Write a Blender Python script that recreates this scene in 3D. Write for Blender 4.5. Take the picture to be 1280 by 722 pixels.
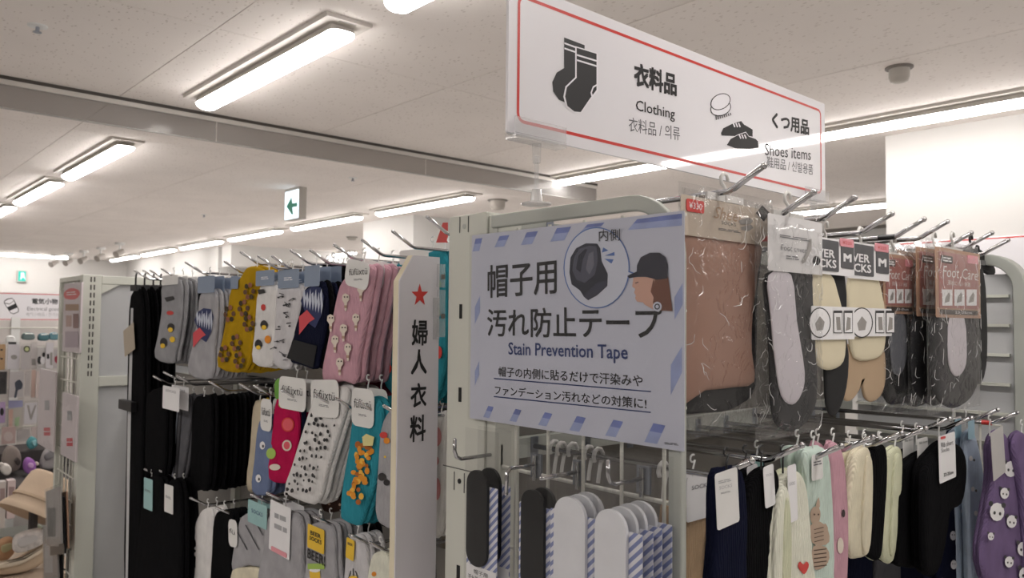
import bpy, math, random
from mathutils import Vector, Matrix

random.seed(7)
scene = bpy.context.scene
COL = scene.collection
for o in list(bpy.data.objects):
    bpy.data.objects.remove(o)

# ------------------------------------------------------------------ camera, world, exposure
CAMZ = 1.50
FPX, CX, CY = 982.0, 640.0, 361.0
# world x runs along the right-hand rack, world y along the sock wall, z is up
CAM = Matrix(((0.74474, -0.66729, 0.00960), (-0.03394, -0.02350, 0.99915), (-0.66649, -0.74443, -0.04015)))
cam_d = bpy.data.cameras.new('camera')
cam_d.sensor_width = 36.0
cam_d.lens = 36.0 * FPX / 1280.0
cam_d.clip_start, cam_d.clip_end = 0.05, 100
cam_d.dof.use_dof = True
cam_d.dof.focus_distance = 1.25
cam_d.dof.aperture_fstop = 9.0
cam = bpy.data.objects.new('camera', cam_d)
cam.matrix_world = Matrix.Translation((0, 0, CAMZ)) @ CAM.transposed().to_4x4()
COL.objects.link(cam)
scene.camera = cam

world = bpy.data.worlds.new('world')
scene.world = world
world.use_nodes = True
world.node_tree.nodes['Background'].inputs[0].default_value = (1, 0.985, 0.97, 1)
world.node_tree.nodes['Background'].inputs[1].default_value = 0.25

vs = scene.view_settings
vs.view_transform = 'Standard'
vs.look = 'None'
vs.gamma = 1.0
vs.use_curve_mapping = False
vs.exposure = 0.4
LAMP_STRENGTH = 20.0
try:
    scene.cycles.transparent_max_bounces = 32
except Exception:
    pass

CEIL = CAMZ + 0.95
H1 = CAMZ + 0.165          # top of the display racks


# ------------------------------------------------------------------ pixel -> place helpers
def ray(px, py):
    return CAM.transposed() @ Vector(((px - CX) / FPX, -(py - CY) / FPX, -1.0))


class Plane:
    """An upright plane: axis 'x' faces -x (towards the camera), axis 'y' faces -y."""
    def __init__(self, axis, d):
        self.axis, self.d = axis, d
        self.n = Vector((-1, 0, 0)) if axis == 'x' else Vector((0, -1, 0))

    def P(self, px, py):
        r = ray(px, py)
        k = self.d / (r.x if self.axis == 'x' else r.y)
        return Vector((r.x * k, r.y * k, r.z * k + CAMZ))

    def sz(self, px, py):                       # (rightwards, up) coordinates
        p = self.P(px, py)
        return ((-p.y if self.axis == 'x' else p.x), p.z)

    def at(self, s, z, off=0.0):                # off: towards the viewer's side
        if self.axis == 'x':
            return Vector((self.d - off, -s, z))
        return Vector((s, self.d - off, z))

    def rect(self, xl, xr, yt, yb):
        xm, ym = (xl + xr) / 2, (yt + yb) / 2
        return self.sz(xl, ym)[0], self.sz(xr, ym)[0], self.sz(xm, yb)[1], self.sz(xm, yt)[1]

    def moved(self, dd):
        return Plane(self.axis, self.d + dd)


def on_ceiling(px, py, z=0.95):
    r = ray(px, py)
    k = z / r.z
    return Vector((r.x * k, r.y * k, CAMZ + z))


# ------------------------------------------------------------------ materials
def lin(c):
    return tuple(((v / 255) / 12.92 if v / 255 <= 0.04045 else ((v / 255 + 0.055) / 1.055) ** 2.4) for v in c)


MATS = {}


def mat(key, rgb, rough=0.6, metal=0.0, var=0.06, scale=8.0, bump=0.0, bscale=60.0, coat=0.0, spec=0.5, kind='noise', sheen=0.0):
    if key in MATS:
        return MATS[key]
    m = bpy.data.materials.new(key)
    m.use_nodes = True
    nt = m.node_tree
    b = nt.nodes['Principled BSDF']
    tc = nt.nodes.new('ShaderNodeTexCoord')
    nz = nt.nodes.new('ShaderNodeTexNoise')
    nz.inputs['Scale'].default_value = scale
    nz.inputs['Detail'].default_value = 3
    nt.links.new(tc.outputs['Object'], nz.inputs['Vector'])
    r = nt.nodes.new('ShaderNodeValToRGB')
    c = lin(rgb)
    r.color_ramp.elements[0].position = 0.3
    r.color_ramp.elements[1].position = 0.7
    r.color_ramp.elements[0].color = tuple(v * (1 - var) for v in c) + (1,)
    r.color_ramp.elements[1].color = tuple(min(1, v * (1 + var)) for v in c) + (1,)
    nt.links.new(nz.outputs['Fac'], r.inputs['Fac'])
    nt.links.new(r.outputs['Color'], b.inputs['Base Color'])
    b.inputs['Roughness'].default_value = rough
    b.inputs['Metallic'].default_value = metal
    b.inputs['Specular IOR Level'].default_value = spec
    b.inputs['Coat Weight'].default_value = coat
    b.inputs['Coat Roughness'].default_value = 0.04
    b.inputs['Sheen Weight'].default_value = sheen
    if bump:
        if kind == 'wave':
            t = nt.nodes.new('ShaderNodeTexWave')
            t.inputs['Scale'].default_value = bscale
            t.inputs['Distortion'].default_value = 1.5
            t.bands_direction = 'DIAGONAL'
            mp = nt.nodes.new('ShaderNodeMapping')
            mp.inputs['Scale'].default_value = (1, 1, 0.04)
            nt.links.new(tc.outputs['Object'], mp.inputs['Vector'])
            nt.links.new(mp.outputs['Vector'], t.inputs['Vector'])
            n3 = nt.nodes.new('ShaderNodeTexNoise')
            n3.inputs['Scale'].default_value = 22
            nt.links.new(tc.outputs['Object'], n3.inputs['Vector'])
            ma = nt.nodes.new('ShaderNodeMath')
            ma.operation = 'MULTIPLY_ADD'
            nt.links.new(n3.outputs['Fac'], ma.inputs[0])
            ma.inputs[1].default_value = 4.0
            nt.links.new(t.outputs['Fac'], ma.inputs[2])
            src = ma.outputs[0]
        else:
            t = nt.nodes.new('ShaderNodeTexNoise')
            t.inputs['Scale'].default_value = bscale
            t.inputs['Detail'].default_value = 4
            nt.links.new(tc.outputs['Object'], t.inputs['Vector'])
            src = t.outputs['Fac']
        bp = nt.nodes.new('ShaderNodeBump')
        bp.inputs['Strength'].default_value = bump
        bp.inputs['Distance'].default_value = 0.004
        nt.links.new(src, bp.inputs['Height'])
        nt.links.new(bp.outputs['Normal'], b.inputs['Normal'])
    MATS[key] = m
    return m


def knit(key, rgb, ribs=130.0):
    return mat('knit_' + key, rgb, rough=0.92, var=0.10, scale=25, bump=0.35, bscale=ribs, kind='wave', sheen=0.0, spec=0.05)


def paper(key, rgb, rough=0.45):
    return mat('paper_' + key, rgb, rough=rough, var=0.02, scale=20)


def emit(key, rgb, s):
    if key in MATS:
        return MATS[key]
    m = bpy.data.materials.new(key)
    m.use_nodes = True
    nt = m.node_tree
    for n in list(nt.nodes):
        nt.nodes.remove(n)
    e = nt.nodes.new('ShaderNodeEmission')
    e.inputs[0].default_value = lin(rgb) + (1,)
    e.inputs[1].default_value = s
    out = nt.nodes.new('ShaderNodeOutputMaterial')
    nt.links.new(e.outputs[0], out.inputs[0])
    MATS[key] = m
    return m


def film(key, tint=(250, 250, 250), ior=1.4, rough=0.06, bump=0.8, bscale=22.0, haze=0.04, crease=False):
    """Clear plastic film: see-through with glossy crinkles."""
    if key in MATS:
        return MATS[key]
    m = bpy.data.materials.new(key)
    m.use_nodes = True
    nt = m.node_tree
    for n in list(nt.nodes):
        nt.nodes.remove(n)
    N = nt.nodes.new
    out = N('ShaderNodeOutputMaterial')
    tr = N('ShaderNodeBsdfTransparent')
    tr.inputs[0].default_value = lin(tint) + (1,)
    gl = N('ShaderNodeBsdfGlossy')
    gl.inputs['Roughness'].default_value = rough
    df = N('ShaderNodeBsdfDiffuse')
    df.inputs[0].default_value = (0.8, 0.8, 0.8, 1)
    lw = N('ShaderNodeLayerWeight')
    lw.inputs['Blend'].default_value = 0.5
    pw = N('ShaderNodeMath')
    pw.operation = 'POWER'
    pw.inputs[1].default_value = 3.0
    nt.links.new(lw.outputs['Facing'], pw.inputs[0])
    fr = N('ShaderNodeMath')
    fr.operation = 'MULTIPLY_ADD'
    fr.use_clamp = True
    nt.links.new(pw.outputs[0], fr.inputs[0])
    fr.inputs[1].default_value = 0.9 * (ior - 1.0)
    fr.inputs[2].default_value = ((ior - 1) / (ior + 1)) ** 2 * 0.9
    tc = N('ShaderNodeTexCoord')
    v = N('ShaderNodeTexNoise')
    v.inputs['Scale'].default_value = bscale
    v.inputs['Detail'].default_value = 3
    v.inputs['Distortion'].default_value = 0.6
    nt.links.new(tc.outputs['Object'], v.inputs['Vector'])
    bp = N('ShaderNodeBump')
    bp.inputs['Strength'].default_value = bump
    bp.inputs['Distance'].default_value = 0.01
    if crease:
        sb = N('ShaderNodeMath')
        sb.operation = 'SUBTRACT'
        sb.inputs[1].default_value = 0.5
        nt.links.new(v.outputs['Fac'], sb.inputs[0])
        ab = N('ShaderNodeMath')
        ab.operation = 'ABSOLUTE'
        nt.links.new(sb.outputs[0], ab.inputs[0])
        mn = N('ShaderNodeMath')
        mn.operation = 'MINIMUM'
        mn.inputs[1].default_value = 0.045
        nt.links.new(ab.outputs[0], mn.inputs[0])
        ml = N('ShaderNodeMath')
        ml.operation = 'MULTIPLY'
        ml.inputs[1].default_value = 9.0
        nt.links.new(mn.outputs[0], ml.inputs[0])
        nt.links.new(ml.outputs[0], bp.inputs['Height'])
    else:
        nt.links.new(v.outputs['Fac'], bp.inputs['Height'])
    nt.links.new(bp.outputs['Normal'], gl.inputs['Normal'])
    nt.links.new(bp.outputs['Normal'], lw.inputs['Normal'])
    a = N('ShaderNodeMixShader')
    a.inputs[0].default_value = haze
    nt.links.new(tr.outputs[0], a.inputs[1])
    nt.links.new(df.outputs[0], a.inputs[2])
    b = N('ShaderNodeMixShader')
    nt.links.new(fr.outputs[0], b.inputs[0])
    nt.links.new(a.outputs[0], b.inputs[1])
    nt.links.new(gl.outputs[0], b.inputs[2])
    nt.links.new(b.outputs[0], out.inputs[0])
    MATS[key] = m
    return m


CREAM = mat('rack_paint', (205, 206, 196), rough=0.38, var=0.02)
CREAM_D = mat('rack_paint_grey', (176, 179, 172), rough=0.4, var=0.02)
PANEL_GREY = mat('rack_panel_grey', (188, 189, 190), rough=0.55, var=0.03)
BACK_GREY = mat('rack_back_panel', (120, 116, 110), rough=0.7, var=0.05)
WIRE = mat('white_wire', (214, 213, 203), rough=0.35, var=0.01)
CHROME = mat('chrome', (192, 192, 194), rough=0.12, metal=1.0, var=0.03)
STEEL = mat('zinc_plate', (150, 156, 166), rough=0.3, metal=0.85, var=0.05)
DARK = mat('dark_slot', (24, 24, 24), rough=0.8, var=0.02)
BLACKP = mat('black_plastic', (28, 28, 30), rough=0.35, var=0.05)
WHITEP = mat('white_plastic', (228, 228, 226), rough=0.3, var=0.01)
CLEAR = film('clear_plastic', ior=1.25, bump=0.05, haze=0.22, rough=0.05)
FILM = film('bag_film', ior=1.42, bump=0.42, bscale=24, haze=0.006, rough=0.09, crease=True)
FILM2 = film('smooth_bag_film', ior=1.2, bump=0.25, bscale=14, haze=0.008, rough=0.08)
INK = mat('black_ink', (26, 25, 28), rough=0.5, var=0.02)
GREYINK = mat('grey_ink', (105, 105, 110), rough=0.5, var=0.02)
LIGHTINK = mat('light_grey_ink', (165, 165, 168), rough=0.5, var=0.02)
RED = mat('red_ink', (205, 58, 52), rough=0.35, var=0.02)
BLUEINK = mat('blue_ink', (62, 84, 140), rough=0.4, var=0.02)
WHITE = paper('white', (236, 235, 236))


# ------------------------------------------------------------------ mesh helpers
class MB:
    def __init__(self):
        self.v, self.f, self.mi, self.cur = [], [], [], 0

    def add(self, vs_, fs):
        b = len(self.v)
        self.v += [Vector(p) for p in vs_]
        self.f += [tuple(i + b for i in f) for f in fs]
        self.mi += [self.cur] * len(fs)
        return self

    def box(self, x0, x1, y0, y1, z0, z1):
        v = [(x, y, z) for z in (z0, z1) for y in (y0, y1) for x in (x0, x1)]
        return self.add(v, [(0, 2, 3, 1), (4, 5, 7, 6), (0, 1, 5, 4), (2, 6, 7, 3), (0, 4, 6, 2), (1, 3, 7, 5)])

    def tube(self, pts, r, n=8, cap=True):
        pts = [Vector(p) for p in pts]
        vs_, fs = [], []
        ref = None
        for i, p in enumerate(pts):
            d = (pts[min(i + 1, len(pts) - 1)] - pts[max(i - 1, 0)]).normalized()
            if ref is None:
                ref = Vector((0, 0, 1)) if abs(d.z) < 0.9 else Vector((1, 0, 0))
            a = (ref - d * ref.dot(d)).normalized()
            ref = a
            b = d.cross(a)
            rr = r[i] if isinstance(r, (list, tuple)) else r
            for k in range(n):
                t = 2 * math.pi * k / n
                vs_.append(p + (a * math.cos(t) + b * math.sin(t)) * rr)
        for i in range(len(pts) - 1):
            for k in range(n):
                k2 = (k + 1) % n
                fs.append((i * n + k, i * n + k2, (i + 1) * n + k2, (i + 1) * n + k))
        if cap:
            fs.append(tuple(range(n - 1, -1, -1)))
            fs.append(tuple((len(pts) - 1) * n + k for k in range(n)))
        return self.add(vs_, fs)

    def prism(self, a, b):                     # two equal loops of 3D points
        n = len(a)
        fs = [tuple(range(n)), tuple(range(2 * n - 1, n - 1, -1))]
        for i in range(n):
            j = (i + 1) % n
            fs.append((i, i + n, j + n, j))
        return self.add(list(a) + list(b), fs)

    def ell(self, c, r, nu=12, nv=8):
        vs_, fs = [], []
        for i in range(nv + 1):
            ph = math.pi * i / nv
            for k in range(nu):
                th = 2 * math.pi * k / nu
                vs_.append((c[0] + r[0] * math.sin(ph) * math.cos(th), c[1] + r[1] * math.sin(ph) * math.sin(th), c[2] + r[2] * math.cos(ph)))
        for i in range(nv):
            for k in range(nu):
                k2 = (k + 1) % nu
                fs.append((i * nu + k, (i + 1) * nu + k, (i + 1) * nu + k2, i * nu + k2))
        return self.add(vs_, fs)

    def lathe(self, c, prof, n=14):            # prof: (radius, z)
        vs_, fs = [], []
        for r, z in prof:
            for k in range(n):
                t = 2 * math.pi * k / n
                vs_.append((c[0] + r * math.cos(t), c[1] + r * math.sin(t), c[2] + z))
        for i in range(len(prof) - 1):
            for k in range(n):
                k2 = (k + 1) % n
                fs.append((i * n + k, i * n + k2, (i + 1) * n + k2, (i + 1) * n + k))
        fs.append(tuple(range(n)))
        fs.append(tuple((len(prof) - 1) * n + k for k in range(n)))
        return self.add(vs_, fs)

    def build(self, name, mats, parent=None, smooth=False, bevel=0.0):
        me = bpy.data.meshes.new(name)
        base = Vector((0, 0, 0))
        if parent is not None:
            q = parent
            while q is not None:
                base += q.location
                q = q.parent
        me.from_pydata([tuple(p - base) for p in self.v], [], self.f)
        mats = mats if isinstance(mats, (list, tuple)) else [mats]
        for m_ in mats:
            me.materials.append(m_)
        if len(mats) > 1:
            me.polygons.foreach_set('material_index', self.mi)
        if smooth:
            me.polygons.foreach_set('use_smooth', [True] * len(me.polygons))
        me.update()
        o = bpy.data.objects.new(name, me)
        COL.objects.link(o)
        o.parent = parent
        if bevel:
            b = o.modifiers.new('bevel', 'BEVEL')
            b.width, b.segments, b.limit_method = bevel, 2, 'ANGLE'
        return o


def tag(o, label, cat, group=None, kind=None):
    if label:
        o['label'] = label
    if cat:
        o['category'] = cat
    if group:
        o['group'] = group
    if kind:
        o['kind'] = kind
    return o


def thing(name, label, cat, loc, group=None):
    o = bpy.data.objects.new(name, None)
    o.empty_display_size = 0.02
    o.location = loc
    COL.objects.link(o)
    return tag(o, label, cat, group)


def struct(name, mb, m, label=None, parent=None, smooth=False):
    o = mb.build(name, m, parent, smooth)
    if parent is None:
        o['kind'] = 'structure'
    if label:
        o['label'] = label
    return o


def copy_tree(o, parent=None):
    c = o.copy()
    COL.objects.link(c)
    c.parent = parent
    for ch in list(KIDS.get(o.name, ())) or [k for k in bpy.data.objects if k.parent == o]:
        copy_tree(ch, c)
    return c


KIDS = {}


def copies(root, n, step, label_fn):
    """n further copies of a thing with its parts, each moved by step."""
    kids = {}
    for k in COL.objects:
        if k.parent is not None:
            kids.setdefault(k.parent.name, []).append(k)

    def rec(o, par):
        c = o.copy()
        COL.objects.link(c)
        c.parent = par
        for ch in kids.get(o.name, ()):
            rec(ch, c)
        return c
    out = []
    for i in range(1, n + 1):
        c = rec(root, None)
        c.location = root.location + Vector(step) * i + Vector((0, 0, random.uniform(-0.004, 0.002)))
        c['label'] = label_fn(i)
        out.append(c)
    return out


def smooth_loop(pts, sub=3):
    n = len(pts)
    out = []
    for i in range(n):
        p0, p1, p2, p3 = (Vector(pts[(i + k) % n]) for k in (-1, 0, 1, 2))
        for s in range(sub):
            t = s / sub
            out.append(0.5 * ((2 * p1) + (p2 - p0) * t + (2 * p0 - 5 * p1 + 4 * p2 - p3) * t * t + (3 * p1 - p0 - 3 * p2 + p3) * t ** 3))
    return out


def puffy(name, pl, pts, t, m, parent, off=0.0, sub=3, wob=0.0):
    """A soft body with the given outline (photo points on plane pl): rounded rim, full middle, thickness t."""
    loop = smooth_loop([pl.sz(*p) for p in pts], sub)
    cs = sum(p.x for p in loop) / len(loop)
    cz = sum(p.y for p in loop) / len(loop)
    rings = [(1.0, 0.0), (0.985, 0.55), (0.94, 0.85), (0.82, 1.0), (0.5, 1.0)]
    mb = MB()
    n = len(loop)
    for side in (1, -1):
        vs_, fs = [], []
        for k, (s, d) in enumerate(rings):
            for i, p in enumerate(loop):
                w = wob * math.sin(i * 1.9 + k) * (d > 0.9)
                vs_.append(pl.at(cs + (p.x - cs) * s, cz + (p.y - cz) * s, off + side * (d * t / 2 + w)))
        vs_.append(pl.at(cs, cz, off + side * t / 2))
        for k in range(len(rings) - 1):
            for i in range(n):
                j = (i + 1) % n
                q = (k * n + i, k * n + j, (k + 1) * n + j, (k + 1) * n + i)
                fs.append(q if side > 0 else q[::-1])
        k = len(rings) - 1
        for i in range(n):
            q = (k * n + i, k * n + (i + 1) % n, len(vs_) - 1)
            fs.append(q if side > 0 else q[::-1])
        mb.add(vs_, fs)
    return mb.build(name, m, parent, smooth=True)


def loop_card(name, pl, sz, m, parent, off, th=0.0006):
    return MB().prism([pl.at(s, z, off + th) for s, z in sz], [pl.at(s, z, off) for s, z in sz]).build(name, m, parent)


def rrect(s0, s1, z0, z1, r=0.003, k=3):
    r = min(r, (s1 - s0) / 2.01, (z1 - z0) / 2.01)
    out = []
    for cx_, cz_, a0 in ((s1 - r, z1 - r, 0), (s0 + r, z1 - r, 90), (s0 + r, z0 + r, 180), (s1 - r, z0 + r, 270)):
        for i in range(k + 1):
            a = math.radians(a0 + 90 * i / k)
            out.append((cx_ + r * math.cos(a), cz_ + r * math.sin(a)))
    return out


def card(name, pl, box, m, parent, off, r=0.003, th=0.0006, tilt=0.0):
    s0, s1, z0, z1 = pl.rect(*box)
    pts = rrect(s0, s1, z0, z1, r)
    if tilt:
        c, s = math.cos(tilt), math.sin(tilt)
        ps, pz = (s0 + s1) / 2, z1
        pts = [(ps + (a - ps) * c - (b - pz) * s, pz + (a - ps) * s + (b - pz) * c) for a, b in pts]
    return loop_card(name, pl, pts, m, parent, off, th)


TXT = {}


# print in the photograph that is too small to read becomes plain lines
UNREADABLE = {'SALE', 'CATS', 'SOX', 'RELAX', 'ふんわり', '2405-C-06', '日本製 レディース', '抗菌防臭', 'つま先つつむフットカバー', '25-20cm', 'レッグ', '2P'}


def glyphs(s, bold):
    if s in UNREADABLE:
        q = [(0.0, 0.1, 0.6, 0.35), (0.68, 0.1, 1.0, 0.35), (0.0, 0.65, 0.35, 0.9), (0.42, 0.65, 0.9, 0.9)]
        return [(x, y, 0.0) for a, b, c, d in q for x, y in ((a, b), (c, b), (c, d), (a, d))], [tuple(range(4 * k, 4 * k + 4)) for k in range(4)]
    if (s, bold) in TXT:
        return TXT[(s, bold)]
    c = bpy.data.curves.new('lettering', 'FONT')
    c.body = s
    c.resolution_u = 2
    o = bpy.data.objects.new('lettering', c)
    COL.objects.link(o)
    dg = bpy.context.evaluated_depsgraph_get()
    me = bpy.data.meshes.new_from_object(o.evaluated_get(dg))
    vs_ = [v.co.copy() for v in me.vertices]
    fs = [tuple(p.vertices) for p in me.polygons]
    bpy.data.objects.remove(o)
    bpy.data.curves.remove(c)
    bpy.data.meshes.remove(me)
    x0, x1 = min(v.x for v in vs_), max(v.x for v in vs_)
    y0, y1 = min(v.y for v in vs_), max(v.y for v in vs_)
    uv = [((v.x - x0) / (x1 - x0), (v.y - y0) / (y1 - y0), 0.0) for v in vs_]
    if bold:
        d, e, n = bold / (x1 - x0), bold / (y1 - y0), len(uv)
        sh = [(-d, -e), (d, -e), (-d, e), (d, e)]
        uv = [(u + a, v + b, 0.00006 * k) for k, (a, b) in enumerate(sh) for u, v, _ in uv]
        fs = [tuple(i + n * k for i in f) for k in range(4) for f in fs]
    TXT[(s, bold)] = (uv, fs)
    return TXT[(s, bold)]


def text(pl, s, quad, m, parent, off, bold=0.0, name='lettering', shear=0.0):
    """Lettering that fills quad = photo points (bottom-left, bottom-right, top-left) on plane pl."""
    uv, fs = glyphs(s, bold)
    a, b, c = (pl.sz(*q) for q in quad)
    vs_ = []
    for u, v, e in uv:
        vs_.append(pl.at(a[0] + (b[0] - a[0]) * u + (c[0] - a[0]) * v + shear * v * abs(c[1] - a[1]), a[1] + (b[1] - a[1]) * u + (c[1] - a[1]) * v, off + e))
    return MB().add(vs_, fs).build(name, m, parent)


def text_box(pl, s, box, m, parent, off, bold=0.0, name='lettering', shear=0.0):
    s0, s1, z0, z1 = pl.rect(*box)
    uv, fs = glyphs(s, bold)
    return MB().add([pl.at(s0 + (s1 - s0) * u + shear * v * (z1 - z0), z0 + (z1 - z0) * v, off + e) for u, v, e in uv], fs).build(name, m, parent)


def prints(pl, shapes, mats, parent, off, name='print'):
    """Flat print: shapes = [(photo outline, material index)] on plane pl; later shapes lie over earlier ones."""
    if name == 'print' and len(shapes) <= 8:
        for i, (pts, k) in enumerate(shapes):
            o = MB().add([pl.at(*pl.sz(*p), off + 0.00012 * i) for p in pts], [tuple(range(len(pts)))]).build(name, mats[k], parent)
        return o
    mb = MB()
    for i, (pts, k) in enumerate(shapes):
        mb.cur = k
        mb.add([pl.at(*pl.sz(*p), off + 0.00012 * i) for p in pts], [tuple(range(len(pts)))])
    o = mb.build(name, mats, parent)
    if name == 'print':
        o['kind'] = 'stuff'
    return o


def circ(x, y, rx, ry=None, n=14, a0=0, a1=360):
    ry = rx if ry is None else ry
    full = a1 - a0 >= 360
    return [(x + rx * math.cos(math.radians(a0 + (a1 - a0) * i / (n if full else n - 1))), y - ry * math.sin(math.radians(a0 + (a1 - a0) * i / (n if full else n - 1)))) for i in range(n)]


def rect4(x0, x1, y0, y1):
    return [(x0, y0), (x1, y0), (x1, y1), (x0, y1)]


def line(x0, y0, x1, y1, w):
    d = math.hypot(x1 - x0, y1 - y0)
    nx, ny = -(y1 - y0) / d * w / 2, (x1 - x0) / d * w / 2
    return [(x0 + nx, y0 + ny), (x1 + nx, y1 + ny), (x1 - nx, y1 - ny), (x0 - nx, y0 - ny)]


ORD = ['front one', 'second back', 'third back', 'fourth back', 'fifth back', 'sixth back', 'seventh back', 'eighth back', 'ninth back', 'tenth back']

# ------------------------------------------------------------------ the room
def ceiling_material():
    m = mat('ceiling_board', (236, 229, 224), rough=0.9, var=0.03, scale=2.0, spec=0.2)
    nt = m.node_tree
    b = nt.nodes['Principled BSDF']
    ramp = [n for n in nt.nodes if n.type == 'VALTORGB'][0]
    tc = [n for n in nt.nodes if n.type == 'TEX_COORD'][0]
    geo = nt.nodes.new('ShaderNodeNewGeometry')
    mp = nt.nodes.new('ShaderNodeMapping')
    mp.inputs['Scale'].default_value = (1.0, 0.55, 1.0)
    nt.links.new(geo.outputs['Position'], mp.inputs['Vector'])
    vo = nt.nodes.new('ShaderNodeTexVoronoi')
    vo.inputs['Scale'].default_value = 58
    nt.links.new(mp.outputs['Vector'], vo.inputs['Vector'])
    n2 = nt.nodes.new('ShaderNodeTexNoise')
    n2.inputs['Scale'].default_value = 14
    nt.links.new(geo.outputs['Position'], n2.inputs['Vector'])
    ad = nt.nodes.new('ShaderNodeMath')
    ad.operation = 'MULTIPLY_ADD'
    nt.links.new(n2.outputs['Fac'], ad.inputs[0])
    ad.inputs[1].default_value = -0.28
    nt.links.new(vo.outputs['Distance'], ad.inputs[2])
    st = nt.nodes.new('ShaderNodeValToRGB')
    st.color_ramp.elements[0].position = 0.02
    st.color_ramp.elements[1].position = 0.07
    st.color_ramp.elements[0].color = (0.80, 0.78, 0.765, 1)
    st.color_ramp.elements[1].color = (1, 1, 1, 1)
    nt.links.new(ad.outputs[0], st.inputs['Fac'])
    mx = nt.nodes.new('ShaderNodeMix')
    mx.data_type = 'RGBA'
    mx.blend_type = 'MULTIPLY'
    mx.inputs['Factor'].default_value = 1.0
    nt.links.new(ramp.outputs['Color'], mx.inputs['A'])
    nt.links.new(st.outputs['Color'], mx.inputs['B'])
    nt.links.new(mx.outputs['Result'], b.inputs['Base Color'])
    return m


CEILM = ceiling_material()
WALLM = mat('wall_paint', (208, 206, 203), rough=0.85, var=0.015, scale=3)
FLOORM = mat('floor_vinyl', (220, 217, 214), rough=0.45, var=0.05, scale=1.5)
X0, X1, Y0, Y1 = -4.6, 8.0, -4.6, 14.45

struct('floor', MB().box(X0, X1, Y0, Y1, -0.05, 0.0), FLOORM, 'pale beige vinyl shop floor')
ceil_o = struct('ceiling', MB().box(X0, X1, Y0, Y1, CEIL + 0.012, CEIL + 0.06), mat('ceiling_gap', (120, 114, 108), rough=0.9), 'speckled off-white ceiling of large boards')
panel_me = None
PX_, PY_ = 0.95, 1.9
i0, i1 = int((X0 - 0.97) // PX_), int((X1 - 0.97) // PX_) + 1
j0, j1 = int((Y0 - 2.55) // PY_), int((Y1 - 2.55) // PY_) + 1
for i in range(i0, i1):
    for j in range(j0, j1):
        xa, ya = 0.97 + i * PX_, 2.55 + j * PY_
        if xa < X0 or ya < Y0 or xa + PX_ > X1 + 0.5 or ya + PY_ > Y1 + 1.9:
            continue
        if panel_me is None:
            o = MB().box(0.0015, PX_ - 0.0015, 0.0015, PY_ - 0.0015, CEIL, CEIL + 0.0118).build('ceiling_panel', CEILM, ceil_o)
            panel_me = o.data
        else:
            o = bpy.data.objects.new('ceiling_panel', panel_me)
            COL.objects.link(o)
            o.parent = ceil_o
        o.location = (xa, ya, 0)

struct('wall_far', MB().box(X0, X1, Y1, Y1 + 0.1, 0, CEIL + 0.05), WALLM, 'white far wall of the shop')
struct('wall_left', MB().box(X0 - 0.1, X0, Y0, Y1, 0, CEIL + 0.05), WALLM)
struct('wall_near', MB().box(X0, X1, Y0 - 0.1, Y0, 0, CEIL + 0.05), WALLM)
struct('wall_back', MB().box(X1, X1 + 0.1, Y0, Y1, 0, CEIL + 0.05), WALLM)
struct('wall_right', MB().box(4.03, 4.45, Y0, 1.68, 0, CEIL), WALLM, 'bright white wall block behind the hosiery rack')
struct('wall_middle', MB().box(4.05, 4.6, 5.87, 6.73, 0, CEIL), WALLM, 'white pillar behind the sock wall')
struct('wall_rear', MB().box(4.05, 4.5, 10.4, Y1, 0, CEIL), WALLM, 'white wall running to the far corner')
# dropped bulkhead beyond the pillar line
struct('trim_1', MB().box(4.06, X1, 10.0, 10.3, CEIL - 0.28, CEIL), WALLM, 'white bulkhead below the far ceiling')

LAMPM = emit('lamp_glow', (255, 250, 246), LAMP_STRENGTH)
HOUSE = mat('lamp_housing', (205, 199, 192), rough=0.5, var=0.02)


def lamp(xc, y0, y1, label, group='long ceiling lamps'):
    t = thing('ceiling_light', label, 'ceiling light', (xc, (y0 + y1) / 2, CEIL), group)
    w, d = 0.083, 0.012
    h = MB()
    prof = [(-w, 0), (-w + 0.004, -d), (w - 0.004, -d), (w, 0)]
    h.prism([(xc + a, y0, CEIL + b) for a, b in prof], [(xc + a, y1, CEIL + b) for a, b in prof])
    h.build('housing', HOUSE, t)
    MB().box(xc - 0.040, xc + 0.040, y0 + 0.05, y1 - 0.05, CEIL - 0.034, CEIL - d - 0.0002).build('bar_body', HOUSE, t)
    g = MB()
    n = 8
    ends = [(y0 + 0.025, 0.35), (y0 + 0.032, 0.75), (y0 + 0.05, 1.0), (y1 - 0.05, 1.0), (y1 - 0.032, 0.75), (y1 - 0.025, 0.35)]
    vs_, fs = [], []
    for yy, s in ends:
        for k in range(n + 1):
            a = math.pi * k / n
            vs_.append((xc + 0.046 * s * math.cos(a), yy, CEIL - 0.0345 - 0.027 * s * math.sin(a)))
    for i in range(len(ends) - 1):
        for k in range(n):
            q = i * (n + 1) + k
            fs.append((q, q + 1, q + n + 2, q + n + 1))
        fs.append((i * (n + 1) + n, i * (n + 1), (i + 1) * (n + 1), (i + 1) * (n + 1) + n))
    fs.append(tuple(range(n + 1)))
    fs.append(tuple((len(ends) - 1) * (n + 1) + k for k in range(n, -1, -1)))
    g.add(vs_, fs[:0])
    g.f = []
    g.mi = []
    g.f += fs
    g.mi += [0] * len(fs)
    cap = [k for k, f in enumerate(fs) if len(f) == 4 and {f[0] % (n + 1), f[1] % (n + 1)} == {0, n}]
    for k in cap:
        g.mi[k] = 1
    g.build('diffuser', [LAMPM, HOUSE], t)
    for yy in (y0 + 0.012, y1 - 0.02):
        MB().box(xc - 0.03, xc + 0.03, yy, yy + 0.008, CEIL - d - 0.002, CEIL - d).build('end_clip', mat('clip_grey', (150, 146, 140), rough=0.5), t)
    return t


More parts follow.
